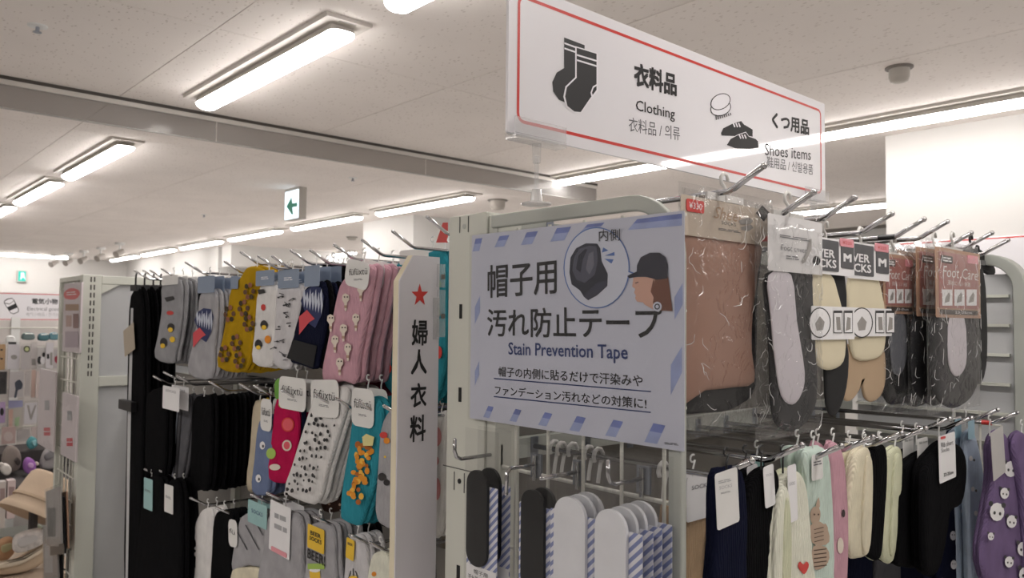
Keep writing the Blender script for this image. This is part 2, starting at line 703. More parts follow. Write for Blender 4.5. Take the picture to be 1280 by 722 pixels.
R1 = 1.245
lamp(R1, 2.17, 3.42, 'long lit ceiling lamp on the near side of the smoke barrier, above the socks')
lamp(R1, 0.68, 1.95, 'lit ceiling lamp cut by the top edge of the picture')
for (a, b), w in zip([(4.47, 5.80), (6.06, 7.42), (7.70, 9.05)], ['first', 'second', 'third']):
    lamp(R1, a, b, f'lit ceiling lamp, {w} beyond the smoke barrier in the row above the small goods rack')
R3 = 3.66
lamp(R3, 2.31, 3.66, 'lit ceiling lamp seen just under the clothing sign')
lamp(R3, 0.74, 2.06, 'lit ceiling lamp running along the white wall block right of the clothing sign')
lamp(R3, -1.18, 0.14, 'lit ceiling lamp beside the white wall block, out of the picture')
for k, w in enumerate(['first', 'second', 'third', 'fourth', 'fifth', 'sixth']):
    lamp(R3, 4.52 + 1.6 * k, 5.86 + 1.6 * k, f'lit ceiling lamp, {w} beyond the smoke barrier in the row by the white pillar')
for k in range(2):
    lamp(6.1, 2.0 + 1.6 * k, 3.34 + 1.6 * k, ['lit ceiling lamp behind the first chrome hooks of the hosiery rack', 'lit ceiling lamp beyond the pillar line, hidden by the clothing sign'][k])
for k, w in enumerate(['nearest', 'middle', 'farthest']):
    lamp(5.6, 6.3 + 1.6 * k, 7.6 + 1.6 * k, f'{w} lit ceiling lamp in the bright bay behind the pillar')
    lamp(7.0, 6.3 + 1.6 * k, 7.6 + 1.6 * k, f'{w} lit ceiling lamp in the back row of the bay behind the pillar')
for k in range(5):
    lamp(-1.2, -2.4 + 1.6 * k, -1.08 + 1.6 * k, 'lit ceiling lamp in the row behind the photographer', 'lamps behind the photographer')
for k in range(2):
    lamp(R1, -2.4 + 1.6 * k, -1.08 + 1.6 * k, 'lit ceiling lamp above and behind the photographer', 'lamps above the photographer')
# the lamp that runs the other way along the far wall
t = thing('ceiling_light', 'lit ceiling lamp running along the far white wall', 'ceiling light', (2.4, 13.9, CEIL), 'long ceiling lamps')
MB().box(1.0, 3.05, 13.83, 13.97, CEIL - 0.014, CEIL).build('housing', HOUSE, t)
MB().box(1.02, 3.03, 13.86, 13.94, CEIL - 0.05, CEIL - 0.0145).build('diffuser', LAMPM, t, bevel=0.01)

# glass smoke barrier hanging from the ceiling
t = thing('smoke_barrier', 'low glass smoke barrier with a dark rail across the ceiling', 'smoke barrier', (0, 3.65, CEIL))
MB().box(X0, 4.04, 3.635, 3.665, CEIL - 0.014, CEIL).build('rail', mat('rail_dark', (62, 56, 50), rough=0.5), t)
MB().box(X0, 4.04, 3.638, 3.662, CEIL - 0.034, CEIL - 0.0142).build('channel', mat('rail_light', (196, 190, 184), rough=0.35), t)
BARRIER = film('barrier_glass', tint=(200, 196, 192), ior=1.2, rough=0.12, bump=0.02, bscale=3, haze=0.16)
xx = X0
while xx < 4.0:
    MB().box(xx + 0.002, min(xx + 1.195, 4.04), 3.646, 3.654, CEIL - 0.125, CEIL - 0.0342).build('pane', BARRIER, t)
    xx += 1.2
MB().box(X0, 4.04, 3.644, 3.656, CEIL - 0.1295, CEIL - 0.1252).build('edge_trim', mat('edge_grey', (150, 146, 142), rough=0.4), t)

# sensors, speaker, sprinklers
def dome(name, label, px, py, r, h, cat):
    p = on_ceiling(px, py)
    t = thing(name, label, cat, p)
    MB().lathe((p.x, p.y, p.z), [(r * 1.35, 0), (r * 1.35, -0.005), (r * 1.2, -0.008)], 20).build('flange', mat('flange_grey', (120, 114, 108), rough=0.6), t)
    MB().lathe((p.x, p.y, p.z - 0.0082), [(r, 0), (r, -h * 0.6), (r * 0.85, -h * 0.9), (r * 0.4, -h)], 20).build('cover', mat('sensor_grey', (178, 172, 164), rough=0.5), t, smooth=True)
    return t


dome('motion_sensor', 'round grey ceiling sensor above the white wall block', 1124, 84, 0.036, 0.05, 'sensor')
dome('ceiling_speaker', 'small round ceiling device above the rounded rack frame', 622, 250, 0.06, 0.07, 'sensor')
dome('smoke_detector', 'small round smoke detector near the hanging exit sign', 440, 296, 0.05, 0.03, 'detector')


def sprinkler(px, py, label):
    p = on_ceiling(px, py)
    t = thing('sprinkler_head', label, 'sprinkler', p)
    MB().lathe((p.x, p.y, p.z), [(0.03, 0), (0.03, -0.003), (0.02, -0.005)], 16).build('escutcheon', WHITEP, t)
    MB().lathe((p.x, p.y, p.z - 0.005), [(0.006, 0), (0.006, -0.014), (0.013, -0.016), (0.013, -0.018)], 10).build('deflector', STEEL, t)


sprinkler(47, 32, 'small metal sprinkler head in the ceiling at the near corner')
sprinkler(441, 222, 'small metal sprinkler head in the ceiling beyond the barrier')
sprinkler(255, 268, 'small metal sprinkler head in the ceiling between two lamp rows')


def spotlight(px, py, label):
    p = on_ceiling(px, py)
    t = thing('spotlight', label, 'spotlight', p, 'spotlights along the far wall')
    MB().lathe((p.x, p.y, p.z), [(0.06, 0), (0.06, -0.025), (0.05, -0.03)], 14).build('mount', WHITEP, t)
    MB().tube([(p.x, p.y, p.z - 0.03), (p.x, p.y, p.z - 0.09)], 0.012).build('stem', WHITEP, t)
    MB().tube([(p.x - 0.05, p.y - 0.02, p.z - 0.16), (p.x + 0.05, p.y + 0.05, p.z - 0.10)], [0.045, 0.03], 14).build('head', mat('spot_grey', (178, 172, 166), rough=0.5), t, smooth=False)


for (q, w) in zip([(150, 303), (126, 309), (105, 313), (86, 316), (68, 318)], ['first', 'second', 'third', 'fourth', 'fifth']):
    spotlight(q[0], q[1], f'small white ceiling spotlight, {w} from the slotted rack post towards the far wall')

# hanging emergency sign with an arrow
pl = Plane('x', 2.6)
s0, s1, z0, z1 = pl.rect(356.5, 373.5, 236, 274)
t = thing('exit_sign', 'lit emergency sign with a green arrow hanging from the ceiling', 'sign', pl.at((s0 + s1) / 2, CEIL, -0.03))
MB().box(2.6, 2.66, -s1, -s0, z0, CEIL - 0.001).build('case', mat('sign_case', (190, 186, 180), rough=0.5), t)
loop_card('lit_face', pl, rrect(s0, s1, z0 + 0.004, CEIL - 0.02, 0.004), emit('sign_glow', (225, 240, 250), 1.5), t, 0.0002, 0.002)
GREEN = mat('sign_green', (20, 150, 120), rough=0.4, var=0.02)
prints(pl, [([(358.5, 258), (365, 246), (366, 254), (372, 253), (372, 258), (366, 259), (367, 268), (365, 268)], 0)], [GREEN], t, 0.003, 'arrow')

pl = Plane('y', Y1 - 0.04)
s0, s1, z0, z1 = pl.rect(21, 34, 338, 352)
t = thing('exit_sign', 'small green exit sign mounted high on the far wall', 'sign', pl.at((s0 + s1) / 2, z0))
loop_card('case', pl, rrect(s0, s1, z0, z1, 0.005), mat('sign_case', (190, 186, 180)), t, -0.038, 0.04)
loop_card('lit_face', pl, rrect(s0 + 0.02, s1 - 0.02, z0 + 0.01, z1 - 0.01, 0.005), emit('exit_glow', (60, 190, 170), 1.2), t, 0.0025, 0.002)
prints(pl, [([(26, 340.5), (30, 340.5), (30.5, 345), (32, 350), (29, 346), (25, 350), (26, 345)], 0)], [emit('exit_figure', (235, 250, 250), 1.3)], t, 0.006, 'running_figure')

# ------------------------------------------------------------------ big hanging category signs
def red_border(pl, s0, s1, z0, z1, inset, w, parent, off, r=0.014):
    a, b = rrect(s0 + inset, s1 - inset, z0 + inset, z1 - inset, r, 4), rrect(s0 + inset + w, s1 - inset - w, z0 + inset + w, z1 - inset - w, r - w, 4)
    n = len(a)
    vs_ = [pl.at(s, z, off) for s, z in a] + [pl.at(s, z, off) for s, z in b]
    return MB().add(vs_, [(i, (i + 1) % n, n + (i + 1) % n, n + i) for i in range(n)]).build('red_border', RED, parent)


GLOSS = mat('glossy_sign_board', (232, 230, 234), rough=0.35, var=0.01, coat=1.0, spec=0.5)
SIGNRED = RED
BY = 0.812
pl = Plane('y', BY)
S0, S1, Z0, Z1 = 0.716, 1.638, CAMZ + 0.262, CAMZ + 0.479
t = thing('category_sign', 'large white hosiery sign with red border and sock icon above the rack', 'sign', (1.17, BY, Z0))
loop_card('board', pl, rrect(S0, S1, Z0, Z1, 0.003), GLOSS, t, -0.005, 0.005)
red_border(pl, S0, S1, Z0, Z1, 0.0165, 0.0048, t, 0.0003)


def c1(*pts):
    return [(630 + x / 2.776, y / 2.776) for x, y in pts]


O = 0.0005
socks = [
    (c1((208, 130), (279, 157), (279, 330), (262, 345), (216, 358), (190, 346), (170, 318), (167, 285), (182, 252), (208, 236)), 0),
    (c1((246, 160), (325, 184), (325, 316), (300, 345), (268, 394), (240, 392), (214, 372), (205, 335), (212, 300), (246, 268)), 1),
    (c1((251, 166), (320, 187), (320, 312), (297, 342), (265, 389), (243, 387), (219, 368), (211, 335), (217, 303), (251, 270)), 0),
    (c1((208, 147), (246, 161), (246, 167), (208, 153)), 1), (c1((208, 165), (246, 178), (246, 184), (208, 171)), 1),
    (c1((251, 188), (320, 209), (320, 215), (251, 194)), 1), (c1((251, 206), (320, 227), (320, 233), (251, 212)), 1),
    (c1((320, 292), (306, 300), (298, 322), (302, 340), (307, 335), (303, 322), (309, 305), (320, 298)), 1)]
prints(pl, socks, [INK, paper('sign_white', (232, 230, 234))], t, O, 'sock_icon')
text(pl, '衣料品', c1((452, 295), (597, 332), (452, 218)), INK, t, O, 0.035)
text(pl, 'Clothing', c1((457, 394), (592, 424), (457, 346)), INK, t, O, 0.004)
text(pl, '衣料品 / 의류', c1((432, 455), (610, 488), (432, 405)), GREYINK, t, O, 0.0)
text(pl, 'くつ用品', c1((930, 442), (1057, 468), (930, 390)), INK, t, O, 0.03)
text(pl, 'Shoes items', c1((905, 538), (1064, 556), (905, 497)), INK, t, O, 0.0)
text(pl, '鞋用品 / 신발용품', c1((912, 580), (1072, 607), (912, 541)), GREYINK, t, O, 0.0)
SW = paper('sign_white', (232, 230, 234))


def ell1(cx_, cy_, rx, ry, rot, n=24):
    r = math.radians(rot)
    return c1(*[(cx_ + rx * math.cos(a) * math.cos(r) - ry * math.sin(a) * math.sin(r), cy_ + rx * math.cos(a) * math.sin(r) + ry * math.sin(a) * math.cos(r)) for a in [2 * math.pi * i / n for i in range(n)]])


br = [(ell1(751, 375, 37, 27, -18), 0), (ell1(751, 375, 34, 24, -18), 1), (ell1(750, 353, 37, 27, -28), 0), (ell1(750, 353, 34, 24, -28), 1)]
for k in range(8):
    x = 732 + k * 7
    br.append((c1((x, 402 - abs(k - 2) * 2.0), (x + 3, 402 - abs(k - 2) * 2.0), (x + 5, 416 - k * 2.2), (x + 2, 416 - k * 2.2)), 0))
prints(pl, br, [INK, SW], t, O, 'brush_icon')
shoe = [(752, 462), (760, 445), (790, 430), (822, 420), (832, 432), (855, 445), (862, 450), (862, 474), (835, 470), (800, 472), (755, 470)]
shoe2 = [(772, 503), (785, 482), (812, 468), (838, 460), (848, 474), (872, 482), (880, 490), (882, 512), (850, 516), (800, 514)]
prints(pl, [(c1(*shoe), 0), (c1(*[(x + (x - 827) * .06, y + (y - 488) * .1) for x, y in shoe2]), 1), (c1(*shoe2), 0)] +
       [(c1((792 + 9 * k, 428), (796 + 9 * k, 426), (802 + 9 * k, 440), (798 + 9 * k, 442)), 1) for k in range(3)] +
       [(c1((812 + 9 * k, 468), (816 + 9 * k, 466), (822 + 9 * k, 480), (818 + 9 * k, 482)), 1) for k in range(3)], [INK, SW], t, O, 'shoe_icon')

# clear clip stands carrying the sign
for xc, lab in ((0.772, 'clear plastic clip stand under the near end of the clothing sign'), (1.585, 'clear plastic clip stand under the far end of the clothing sign')):
    st = thing('sign_stand', lab, 'sign stand', (xc, BY, H1), 'clear sign stands')
    MB().lathe((xc, BY, H1 + 0.001), [(0.022, 0), (0.022, 0.002), (0.009, 0.005), (0.007, 0.022)], 14).build('base', film('milky_plastic', ior=1.4, bump=0.02, haze=0.35), st)
    MB().tube([(xc, BY, H1 + 0.02), (xc, BY, Z0 - 0.026)], 0.0032, 10).build('stem', CLEAR, st)
    MB().tube([(xc, BY, Z0 - 0.036), (xc, BY, Z0 - 0.008)], [0.0055, 0.0068], 10).build('socket', CLEAR, st)
    cw = 0.05
    MB().box(xc - cw, xc + cw, BY - 0.011, BY + 0.011, Z0 - 0.0085, Z0 - 0.0008).build('clip_bar', CLEAR, st)
    for yy in (BY - 0.0105, BY + 0.0055):
        MB().box(xc - cw, xc + cw, yy, yy + 0.003, Z0 - 0.0005, Z0 + 0.022).build('clip_jaw', CLEAR, st)

# the electrical goods sign far left
pl = Plane('y', 6.9)
s0, s1 = 0.62, 1.56
z1, z0 = CAMZ + 0.176, CAMZ - 0.036
t = thing('category_sign', 'white electrical goods sign with battery icon over the small goods rack', 'sign', (1.1, 6.9, z0))
loop_card('board', pl, rrect(s0, s1, z0, z1, 0.003), GLOSS, t, -0.005, 0.005)
red_border(pl, s0, s1, z0, z1, 0.006, 0.0055, t, 0.0006)
text_box(pl, '電気小物', (40, 72, 373, 380), INK, t, O, 0.02)
text_box(pl, 'Electrical goods', (34, 77, 383.5, 389.5), GREYINK, t, O)
text_box(pl, '电气小物品 / 전기소품', (33, 77, 390.5, 395), LIGHTINK, t, O)
bat = [([(5, 376), (9, 373), (15, 372), (18, 375), (24, 387), (23, 390), (17, 392.5), (13, 391), (5, 379)], 0), ([(6, 376.5), (10, 374), (15, 373), (17, 375.5), (23, 387), (22, 389.5), (17, 391.5), (13.5, 390.5), (6, 379)], 1),
       ([(8.5, 384), (19.5, 379), (22, 384), (11.5, 388.5)], 0), ([(6, 379), (12, 380.5), (17, 376), (17, 375.5), (12, 379.5), (6, 378)], 0)]
prints(pl, bat, [INK, SW], t, O, 'battery_icon')
for sx in (s0 + 0.1, s1 - 0.12):
    MB().box(sx, sx + 0.02, 6.896, 6.9, 1.2, z0).build('leg', CLEAR, t)

# sign standing before the right wall (only its red top border shows)
pl = Plane('x', 3.9)
s0, s1, z0, z1 = pl.rect(1119, 1400, 299, 345)
z1 = pl.P(1190, 299)[2]
t = thing('category_sign', 'white sign with thin red border before the white wall block', 'sign', (3.9, -(s0 + s1) / 2, z1 - 0.22))
loop_card('board', pl, rrect(s0, s1, z1 - 0.22, z1, 0.003), GLOSS, t, -0.005, 0.005)
red_border(pl, s0, s1, z1 - 0.22, z1, 0.004, 0.006, t, 0.0006)
st = thing('shelf_unit', 'white shelf unit against the white wall block', 'shelf', (3.95, -(s0 + s1) / 2, 0))
MB().box(3.91, 4.02, -s1, -s0, 0, z1 - 0.221).build('body', WHITEP, st)
for zz in (0.3, 0.7, 1.1):
    MB().box(3.6, 3.909, -s1, -s0, zz, zz + 0.03).build('shelf_board', WHITEP, st)
# ------------------------------------------------------------------ right display rack
RX0, RX1 = 0.815, 2.07
RYB = 0.955                                   # back plane where the hooks start
rack = thing('display_rack', 'cream metal display rack with rounded end frame holding hosiery', 'display rack', (1.4, 0.8, 0))


def rounded_frame(x0, x1, ya, yb, ztop, w, r, name, parent, m):
    """A flat band: along the top from ya to yb, round the corner and down to the base."""
    outer, inner = [(ya, ztop)], [(ya, ztop - w)]
    for i in range(9):
        a = math.radians(90 * i / 8)
        outer.append((yb + r - r * math.sin(a), ztop - r + r * math.cos(a)))
        inner.append((yb + r - (r - w) * math.sin(a), ztop - r + (r - w) * math.cos(a)))
    outer.append((yb, 0.08))
    inner.append((yb + w, 0.08))
    loop = outer + inner[::-1]
    a = [(x0, y, z) for y, z in loop]
    b = [(x1, y, z) for y, z in loop]
    mb = MB()
    n = len(outer)
    vs_ = a + b
    N = len(loop)
    fs = []
    for i in range(n - 1):
        fs.append((i, i + 1, N - 2 - i, N - 1 - i))
        fs.append((N + i + 1, N + i, N + N - 1 - i, N + N - 2 - i))
    for i in range(N):
        j = (i + 1) % N
        fs.append((i, N + i, N + j, j))
    mb.add(vs_, fs)
    return mb.build(name, m, parent, bevel=0.0025)


rounded_frame(RX0 - 0.007, RX0 + 0.004, 0.955, 0.586, H1 + 0.003, 0.021, 0.085, 'end_frame', rack, CREAM_D)
post = MB().box(RX0 - 0.006, RX0 + 0.05, 0.966, 1.066, 0.0, H1 + 0.010).build('upright', CREAM, rack, bevel=0.002)
MB().box(RX0 - 0.002, RX0 + 0.05, 0.944, 0.9655, 0.0, H1 + 0.004).build('upright_cap', CREAM, rack, bevel=0.0015)
ppl = Plane('x', RX0 - 0.006)
for bx in ((574.5, 577.8, 380, 398), (573.5, 577, 484, 502), (571, 575, 706, 730), (568, 572, 810, 834)):
    card('slot', ppl, bx, DARK, post, 0.0002, 0.0005, 0.0006)
for x0_, x1_, y0_, y1_ in ((574.5, 575.4, 271, 291), (585.2, 586.2, 270, 290), (567.5, 568.5, 589, 612), (580, 581, 591, 616)):
    card('groove', ppl, (x0_, x1_, y0_, y1_), mat('groove', (90, 90, 86), rough=0.7), post, 0.0002, 0.0003, 0.0005)
card('joint', ppl, (554, 602, 586, 587.2), mat('groove', (90, 90, 86), rough=0.7), post, 0.0002, 0.0002, 0.0005)
for cx_, cy_ in ((580.5, 283), (574.5, 601)):
    a, b = ppl.sz(cx_, cy_)
    MB().tube([ppl.at(a, b, 0.0), ppl.at(a, b, 0.0012)], 0.0042, 14).build('bolt', DARK if cy_ > 400 else CREAM_D, post)
# wire grid on the end
for k in range(6):
    y = 0.9215 - 0.0 - k * 0.0715 + 0.055 * 0
    yy = 0.976 - 0.0705 * k
    MB().tube([(0.8225, yy, 0.25), (0.8225, yy, H1 - 0.021)], 0.0026, 8).build('grid_wire', WIRE, rack)
for k in range(12):
    zz = H1 - 0.028 - k * 0.1225
    MB().tube([(0.8277, 0.965, zz), (0.8277, 0.594, zz)], 0.0024, 8).build('cross_wire', WIRE, rack)
MB().tube([(0.834, 0.955, H1 - 0.038), (0.834, 0.66, H1 - 0.038)], 0.004, 8).build('hanging_bar', WIRE, rack)
# back panel, hook rails, far frame, base
MB().box(RX0 + 0.06, RX1, RYB + 0.02, RYB + 0.035, 0.1, H1 - 0.03).build('back_panel', BACK_GREY, rack)
for zz in (CAMZ + 0.155, CAMZ - 0.205, CAMZ - 0.55):
    MB().box(RX0 + 0.05, RX1, RYB, RYB + 0.0195, zz - 0.02, zz + 0.012).build('hook_rail', CREAM_D, rack)
rounded_frame(RX1, RX1 + 0.05, 0.955, 0.553, H1 + 0.003, 0.026, 0.085, 'end_frame', rack, CREAM_D)
MB().box(RX1 + 0.02, RX1 + 0.03, 0.585, 0.95, 0.12, H1 - 0.045).build('far_panel', PANEL_GREY, rack)
for k in range(9):
    zz = H1 - 0.10 - k * 0.069
    MB().box(RX1 + 0.008, RX1 + 0.0195, 0.59, 0.95, zz, zz + 0.007).build('slat', CREAM, rack)
MB().box(RX0 + 0.051, RX1, 0.6, RYB - 0.001, 0.0, 0.10).build('base_deck', CREAM_D, rack)
for yy in (0.645, 0.70):
    MB().tube([(RX1 - 0.02, yy, 0.3), (RX1 - 0.02, yy, CAMZ - 0.2)], 0.003).build('grid_wire', WIRE, rack)
for k in range(4):
    MB().tube([(RX1 - 0.024, 0.6, CAMZ - 0.23 - 0.09 * k), (RX1 - 0.024, 0.8, CAMZ - 0.23 - 0.09 * k)], 0.0025).build('cross_wire', WIRE, rack)


def hook_y(tip, label, group, base_y=RYB, drop=0.028, r=0.0043, name='display_hook'):
    """Chrome hook that sticks out towards -y; its end is bent up."""
    t = thing(name, label, 'hook', (tip.x, base_y, tip.z), group)
    zb = tip.z - drop
    p = [(tip.x, base_y - 0.002, zb - 0.004), (tip.x, tip.y + 0.055, zb), (tip.x, tip.y + 0.045, zb + 0.003), (tip.x, tip.y + 0.035, zb + 0.009), (tip.x, tip.y, tip.z)]
    MB().tube(p, r, 10).build('rod', CHROME, t, smooth=True)
    MB().ell((tip.x, tip.y, tip.z), (r * 1.15, r * 1.15, r * 1.15), 10, 6).build('end_cap', CHROME, t, smooth=True)
    MB().box(tip.x - 0.008, tip.x + 0.008, base_y - 0.002, base_y - 0.0002, zb - 0.025, zb + 0.012).build('bracket', STEEL, t)
    return t


HL = {}
NEAR = ['nearest', 'second', 'third', 'fourth', 'fifth', 'sixth', 'seventh', 'eighth', 'ninth', 'tenth', 'eleventh', 'twelfth', 'thirteenth', 'fourteenth', 'fifteenth', 'sixteenth', 'seventeenth']
py_ = Plane('y', 0.55)
for k, q in enumerate([(955, 207), (1017, 240), (1068, 247), (1115, 267), (1155, 274), (1184, 277), (1214, 291), (1240, 291), (1260, 300)]):
    h = hook_y(py_.P(*q), f'chrome hook in the top row of the hosiery rack, {NEAR[k]} from the end frame', 'chrome hooks of the hosiery rack, top row')
    if k == 4:
        c = Vector((h.location.x, 0.63, h.location.z - 0.0275))
        MB().tube([c, c + Vector((0, -0.03, 0.0))], 0.0052, 10).build('sleeve', BLACKP, h)
for k, q in enumerate([(939.6, 575), (1002, 556), (1051.5, 557), (1091, 546), (1127, 541), (1157, 535), (1187, 523), (1214, 522), (1247, 512), (1271.5, 515.6)]):
    h = hook_y(py_.P(*q), f'chrome hook in the lower row of the hosiery rack, {NEAR[k]} from the end frame', 'chrome hooks of the hosiery rack, lower row')
    if k == 9:
        c = Vector((h.location.x, 0.62, h.location.z - 0.0275))
        MB().tube([c, c + Vector((0, -0.02, 0))], 0.0055, 10).build('sleeve', RED, h)

# ------------------------------------------------------------------ stain prevention sign
pl = Plane('x', 0.80)
s0, s1, z0, z1 = -0.9935, -0.5725, CAMZ - 0.1585, CAMZ + 0.1385
t = thing('poster', 'pale blue cap stain prevention tape poster hung on the rack end', 'poster', pl.at((s0 + s1) / 2, z0))
PBLUE = mat('poster_paper', (206, 209, 224), rough=0.4, var=0.015, coat=0.35)
loop_card('sheet', pl, rrect(s0 + 0.001, s1 - 0.004, z0 + 0.001, z1 - 0.001, 0.002), PBLUE, t, -0.0008, 0.0008)
loop_card('sleeve', pl, rrect(s0, s1, z0, z1, 0.002), film('sleeve_film', ior=1.22, bump=0.05, bscale=6, haze=0.012, rough=0.12), t, 0.0032, 0.0005)


def c2(*pts):
    return [(540 + x / 2.124, 230 + y / 2.124) for x, y in pts]


STRIPE = mat('poster_stripe', (118, 132, 192), rough=0.4, var=0.18, scale=30)
STRIPE2 = mat('poster_stripe_pale', (160, 172, 214), rough=0.4, var=0.1, scale=30)
O = 0.0003
bands = []


def band(a, b, c, d):
    m1 = ((a[0] * 1.4 + d[0]) / 2.4, (a[1] * 1.4 + d[1]) / 2.4)
    m2 = ((b[0] * 1.4 + c[0]) / 2.4, (b[1] * 1.4 + c[1]) / 2.4)
    bands.append((c2(a, b, m2, m1), 0))
    bands.append((c2(m1, m2, c, d), 1))


for x, y, w, h, k in ((116, 145, 18, 34, 8), (180, 138, 26, 30, 14), (252, 128, 30, 34, 16), (332, 117, 38, 36, 18), (413, 107, 46, 22, 20)):
    band((x, y), (x + w, y - w * .12), (x + w - k, y + h - w * .1), (x - k, y + h))
band((545, 93), (664, 78), (664, 110), (520, 122))
for x, y, w, h, k in ((150, 588, 22, 30, 14), (222, 596, 24, 32, 16), (300, 605, 28, 34, 18), (385, 615, 32, 38, 20), (482, 625, 34, 42, 22), (588, 634, 40, 50, 24)):
    a, b, c, d = (x, y), (x + w - 8, y + w * .16), (x + w - k - 6, y + h + w * .14), (x - k, y + h)
    band(a, b, c, d)
for a in (((114, 326), (128, 296), (128, 340), (114, 372)), ((114, 496), (126, 468), (126, 505), (114, 535)), ((644, 300), (666, 262), (666, 320), (644, 360)), ((634, 480), (664, 430), (664, 500), (634, 560))):
    bands.append((c2(*a), 1))
for b_ in bands:
    prints(pl, [b_], [(STRIPE, STRIPE2)[b_[1]]] * 2, t, O, 'stripe_print')
text(pl, '帽子用', c2((149, 302), (331, 290), (149, 217)), INK, t, O + .0003, 0.012)
text(pl, '汚れ防止テープ', c2((148, 403), (612, 412), (148, 332)), INK, t, O + .0003, 0.012)
DBLUE = mat('poster_dark_blue', (48, 66, 122), rough=0.4, var=0.02)
text(pl, 'Stain Prevention Tape', c2((204, 462), (520, 476), (204, 420)), DBLUE, t, O + .0003, 0.012)
text(pl, '帽子の内側に貼るだけで汗染みや', c2((178, 510), (560, 538), (178, 484)), INK, t, O + .0003, 0.008)
text(pl, 'ファンデーション汚れなどの対策に!', c2((168, 558), (570, 597), (168, 534)), INK, t, O + .0003, 0.008)
text(pl, '内側', c2((446, 152), (502, 150), (446, 121)), INK, t, O + .0020, 0.0)
text(pl, '2405-C-06', c2((618, 690), (655, 694), (618, 684)), INK, t, O + .0003, 0.0)
prints(pl, [(c2((165, 514), (582, 549), (582, 552), (165, 517)), 0), (c2((165, 562), (582, 604), (582, 607), (165, 565)), 0)], [DBLUE], t, O + .0003, 'underline')


def e2(cx_, cy_, rx, ry, n=36, rot=0):
    r = math.radians(rot)
    return c2(*[(cx_ + rx * math.cos(a) * math.cos(r) - ry * math.sin(a) * math.sin(r), cy_ + rx * math.cos(a) * math.sin(r) + ry * math.sin(a) * math.cos(r)) for a in [2 * math.pi * i / n for i in range(n)]])


POSTERW = mat('poster_pale', (212, 216, 230), rough=0.4, var=0.01)
prints(pl, [(c2((500, 222), (540, 236), (508, 252)), 0), (e2(438, 222, 88, 108), 0), (e2(438, 222, 85, 105), 1), (c2((500, 226), (533, 237), (505, 249)), 1),
            (c2((456, 168), (470, 176), (452, 182)), 0), (c2((460, 190), (486, 180), (486, 190)), 0), (c2((459, 198), (484, 200), (478, 211)), 0)], [mat('bubble_blue', (92, 122, 186), rough=0.4), POSTERW], t, O + .0003, 'bubble_print')
prints(pl, [(c2((366, 235), (369, 195), (384, 170), (410, 157), (440, 158), (448, 170), (452, 205), (468, 238), (467, 270), (440, 295), (416, 308), (404, 298), (394, 282), (372, 266)), 0),
            (c2((374, 230), (378, 195), (392, 172), (420, 163), (438, 166), (442, 200), (434, 240), (408, 262), (385, 254)), 1),
            (c2((384, 225), (390, 190), (408, 172), (414, 174), (402, 200), (396, 235)), 0), (c2((410, 225), (418, 185), (430, 178), (432, 215), (420, 240)), 2),
            (c2((404, 298), (440, 262), (467, 255), (467, 270), (440, 295), (416, 308)), 3)],
       [mat('cap_dark', (40, 42, 58), rough=0.4), mat('cap_mid', (82, 84, 100), rough=0.4), mat('cap_light', (116, 116, 130), rough=0.4), mat('cap_brim', (58, 60, 78), rough=0.4)], t, O + .0007, 'cap_print')
prints(pl, [(c2((588, 240), (628, 246), (634, 290), (640, 337), (596, 335), (572, 320), (574, 290)), 0),
            (c2((536, 248), (560, 246), (592, 248), (594, 282), (588, 312), (590, 333), (566, 320), (562, 314), (546, 312), (540, 302), (543, 296), (538, 288), (541, 278), (533, 272)), 1),
            (c2((590, 250), (598, 285), (592, 305), (582, 285)), 0),
            (c2((520, 244), (545, 232), (546, 215), (556, 194), (580, 182), (606, 182), (622, 194), (628, 215), (627, 250), (600, 254), (570, 246), (545, 246), (526, 250)), 2),
            (e2(600, 325, 12, 13, 20), 3), (e2(600, 325, 7.5, 8, 18), 2), (e2(600, 325, 4.5, 5, 16), 3), (c2((541, 262), (550, 259), (551, 261), (542, 264)), 2)],
       [mat('hair_brown', (120, 78, 62), rough=0.4), mat('skin_print', (214, 170, 152), rough=0.4), mat('cap_navy', (44, 44, 58), rough=0.4), POSTERW], t, O + .0007, 'portrait_print')

# ------------------------------------------------------------------ cap tape packs on the end grid
STRIPE_CARD = None


def stripe_card_material():
    m = mat('diagonal_stripe_card', (214, 216, 224), rough=0.5, var=0.01)
    nt = m.node_tree
    b = nt.nodes['Principled BSDF']
    tc = nt.nodes.new('ShaderNodeTexCoord')
    w = nt.nodes.new('ShaderNodeTexWave')
    w.wave_type = 'BANDS'
    w.bands_direction = 'X'
    w.inputs['Scale'].default_value = 34.0
    mp = nt.nodes.new('ShaderNodeMapping')
    mp.inputs['Rotation'].default_value = (0.75, 0, 0)
    mp.vector_type = 'POINT'
    nt.links.new(tc.outputs['Object'], mp.inputs['Vector'])
    w.bands_direction = 'Z'
    nt.links.new(mp.outputs['Vector'], w.inputs['Vector'])
    r = nt.nodes.new('ShaderNodeValToRGB')
    r.color_ramp.interpolation = 'CONSTANT'
    r.color_ramp.elements[0].color = lin((222, 222, 228)) + (1,)
    r.color_ramp.elements[1].color = lin((128, 138, 182)) + (1,)
    r.color_ramp.elements[1].position = 0.5
    nt.links.new(w.outputs['Fac'], r.inputs['Fac'])
    nt.links.new(r.outputs['Color'], b.inputs['Base Color'])
    return m


STRIPE_CARD = stripe_card_material()
PADB = mat('black_tape', (14, 14, 15), rough=0.55, var=0.08, scale=30)
PADW = mat('white_tape', (225, 226, 230), rough=0.6, var=0.03, scale=30)


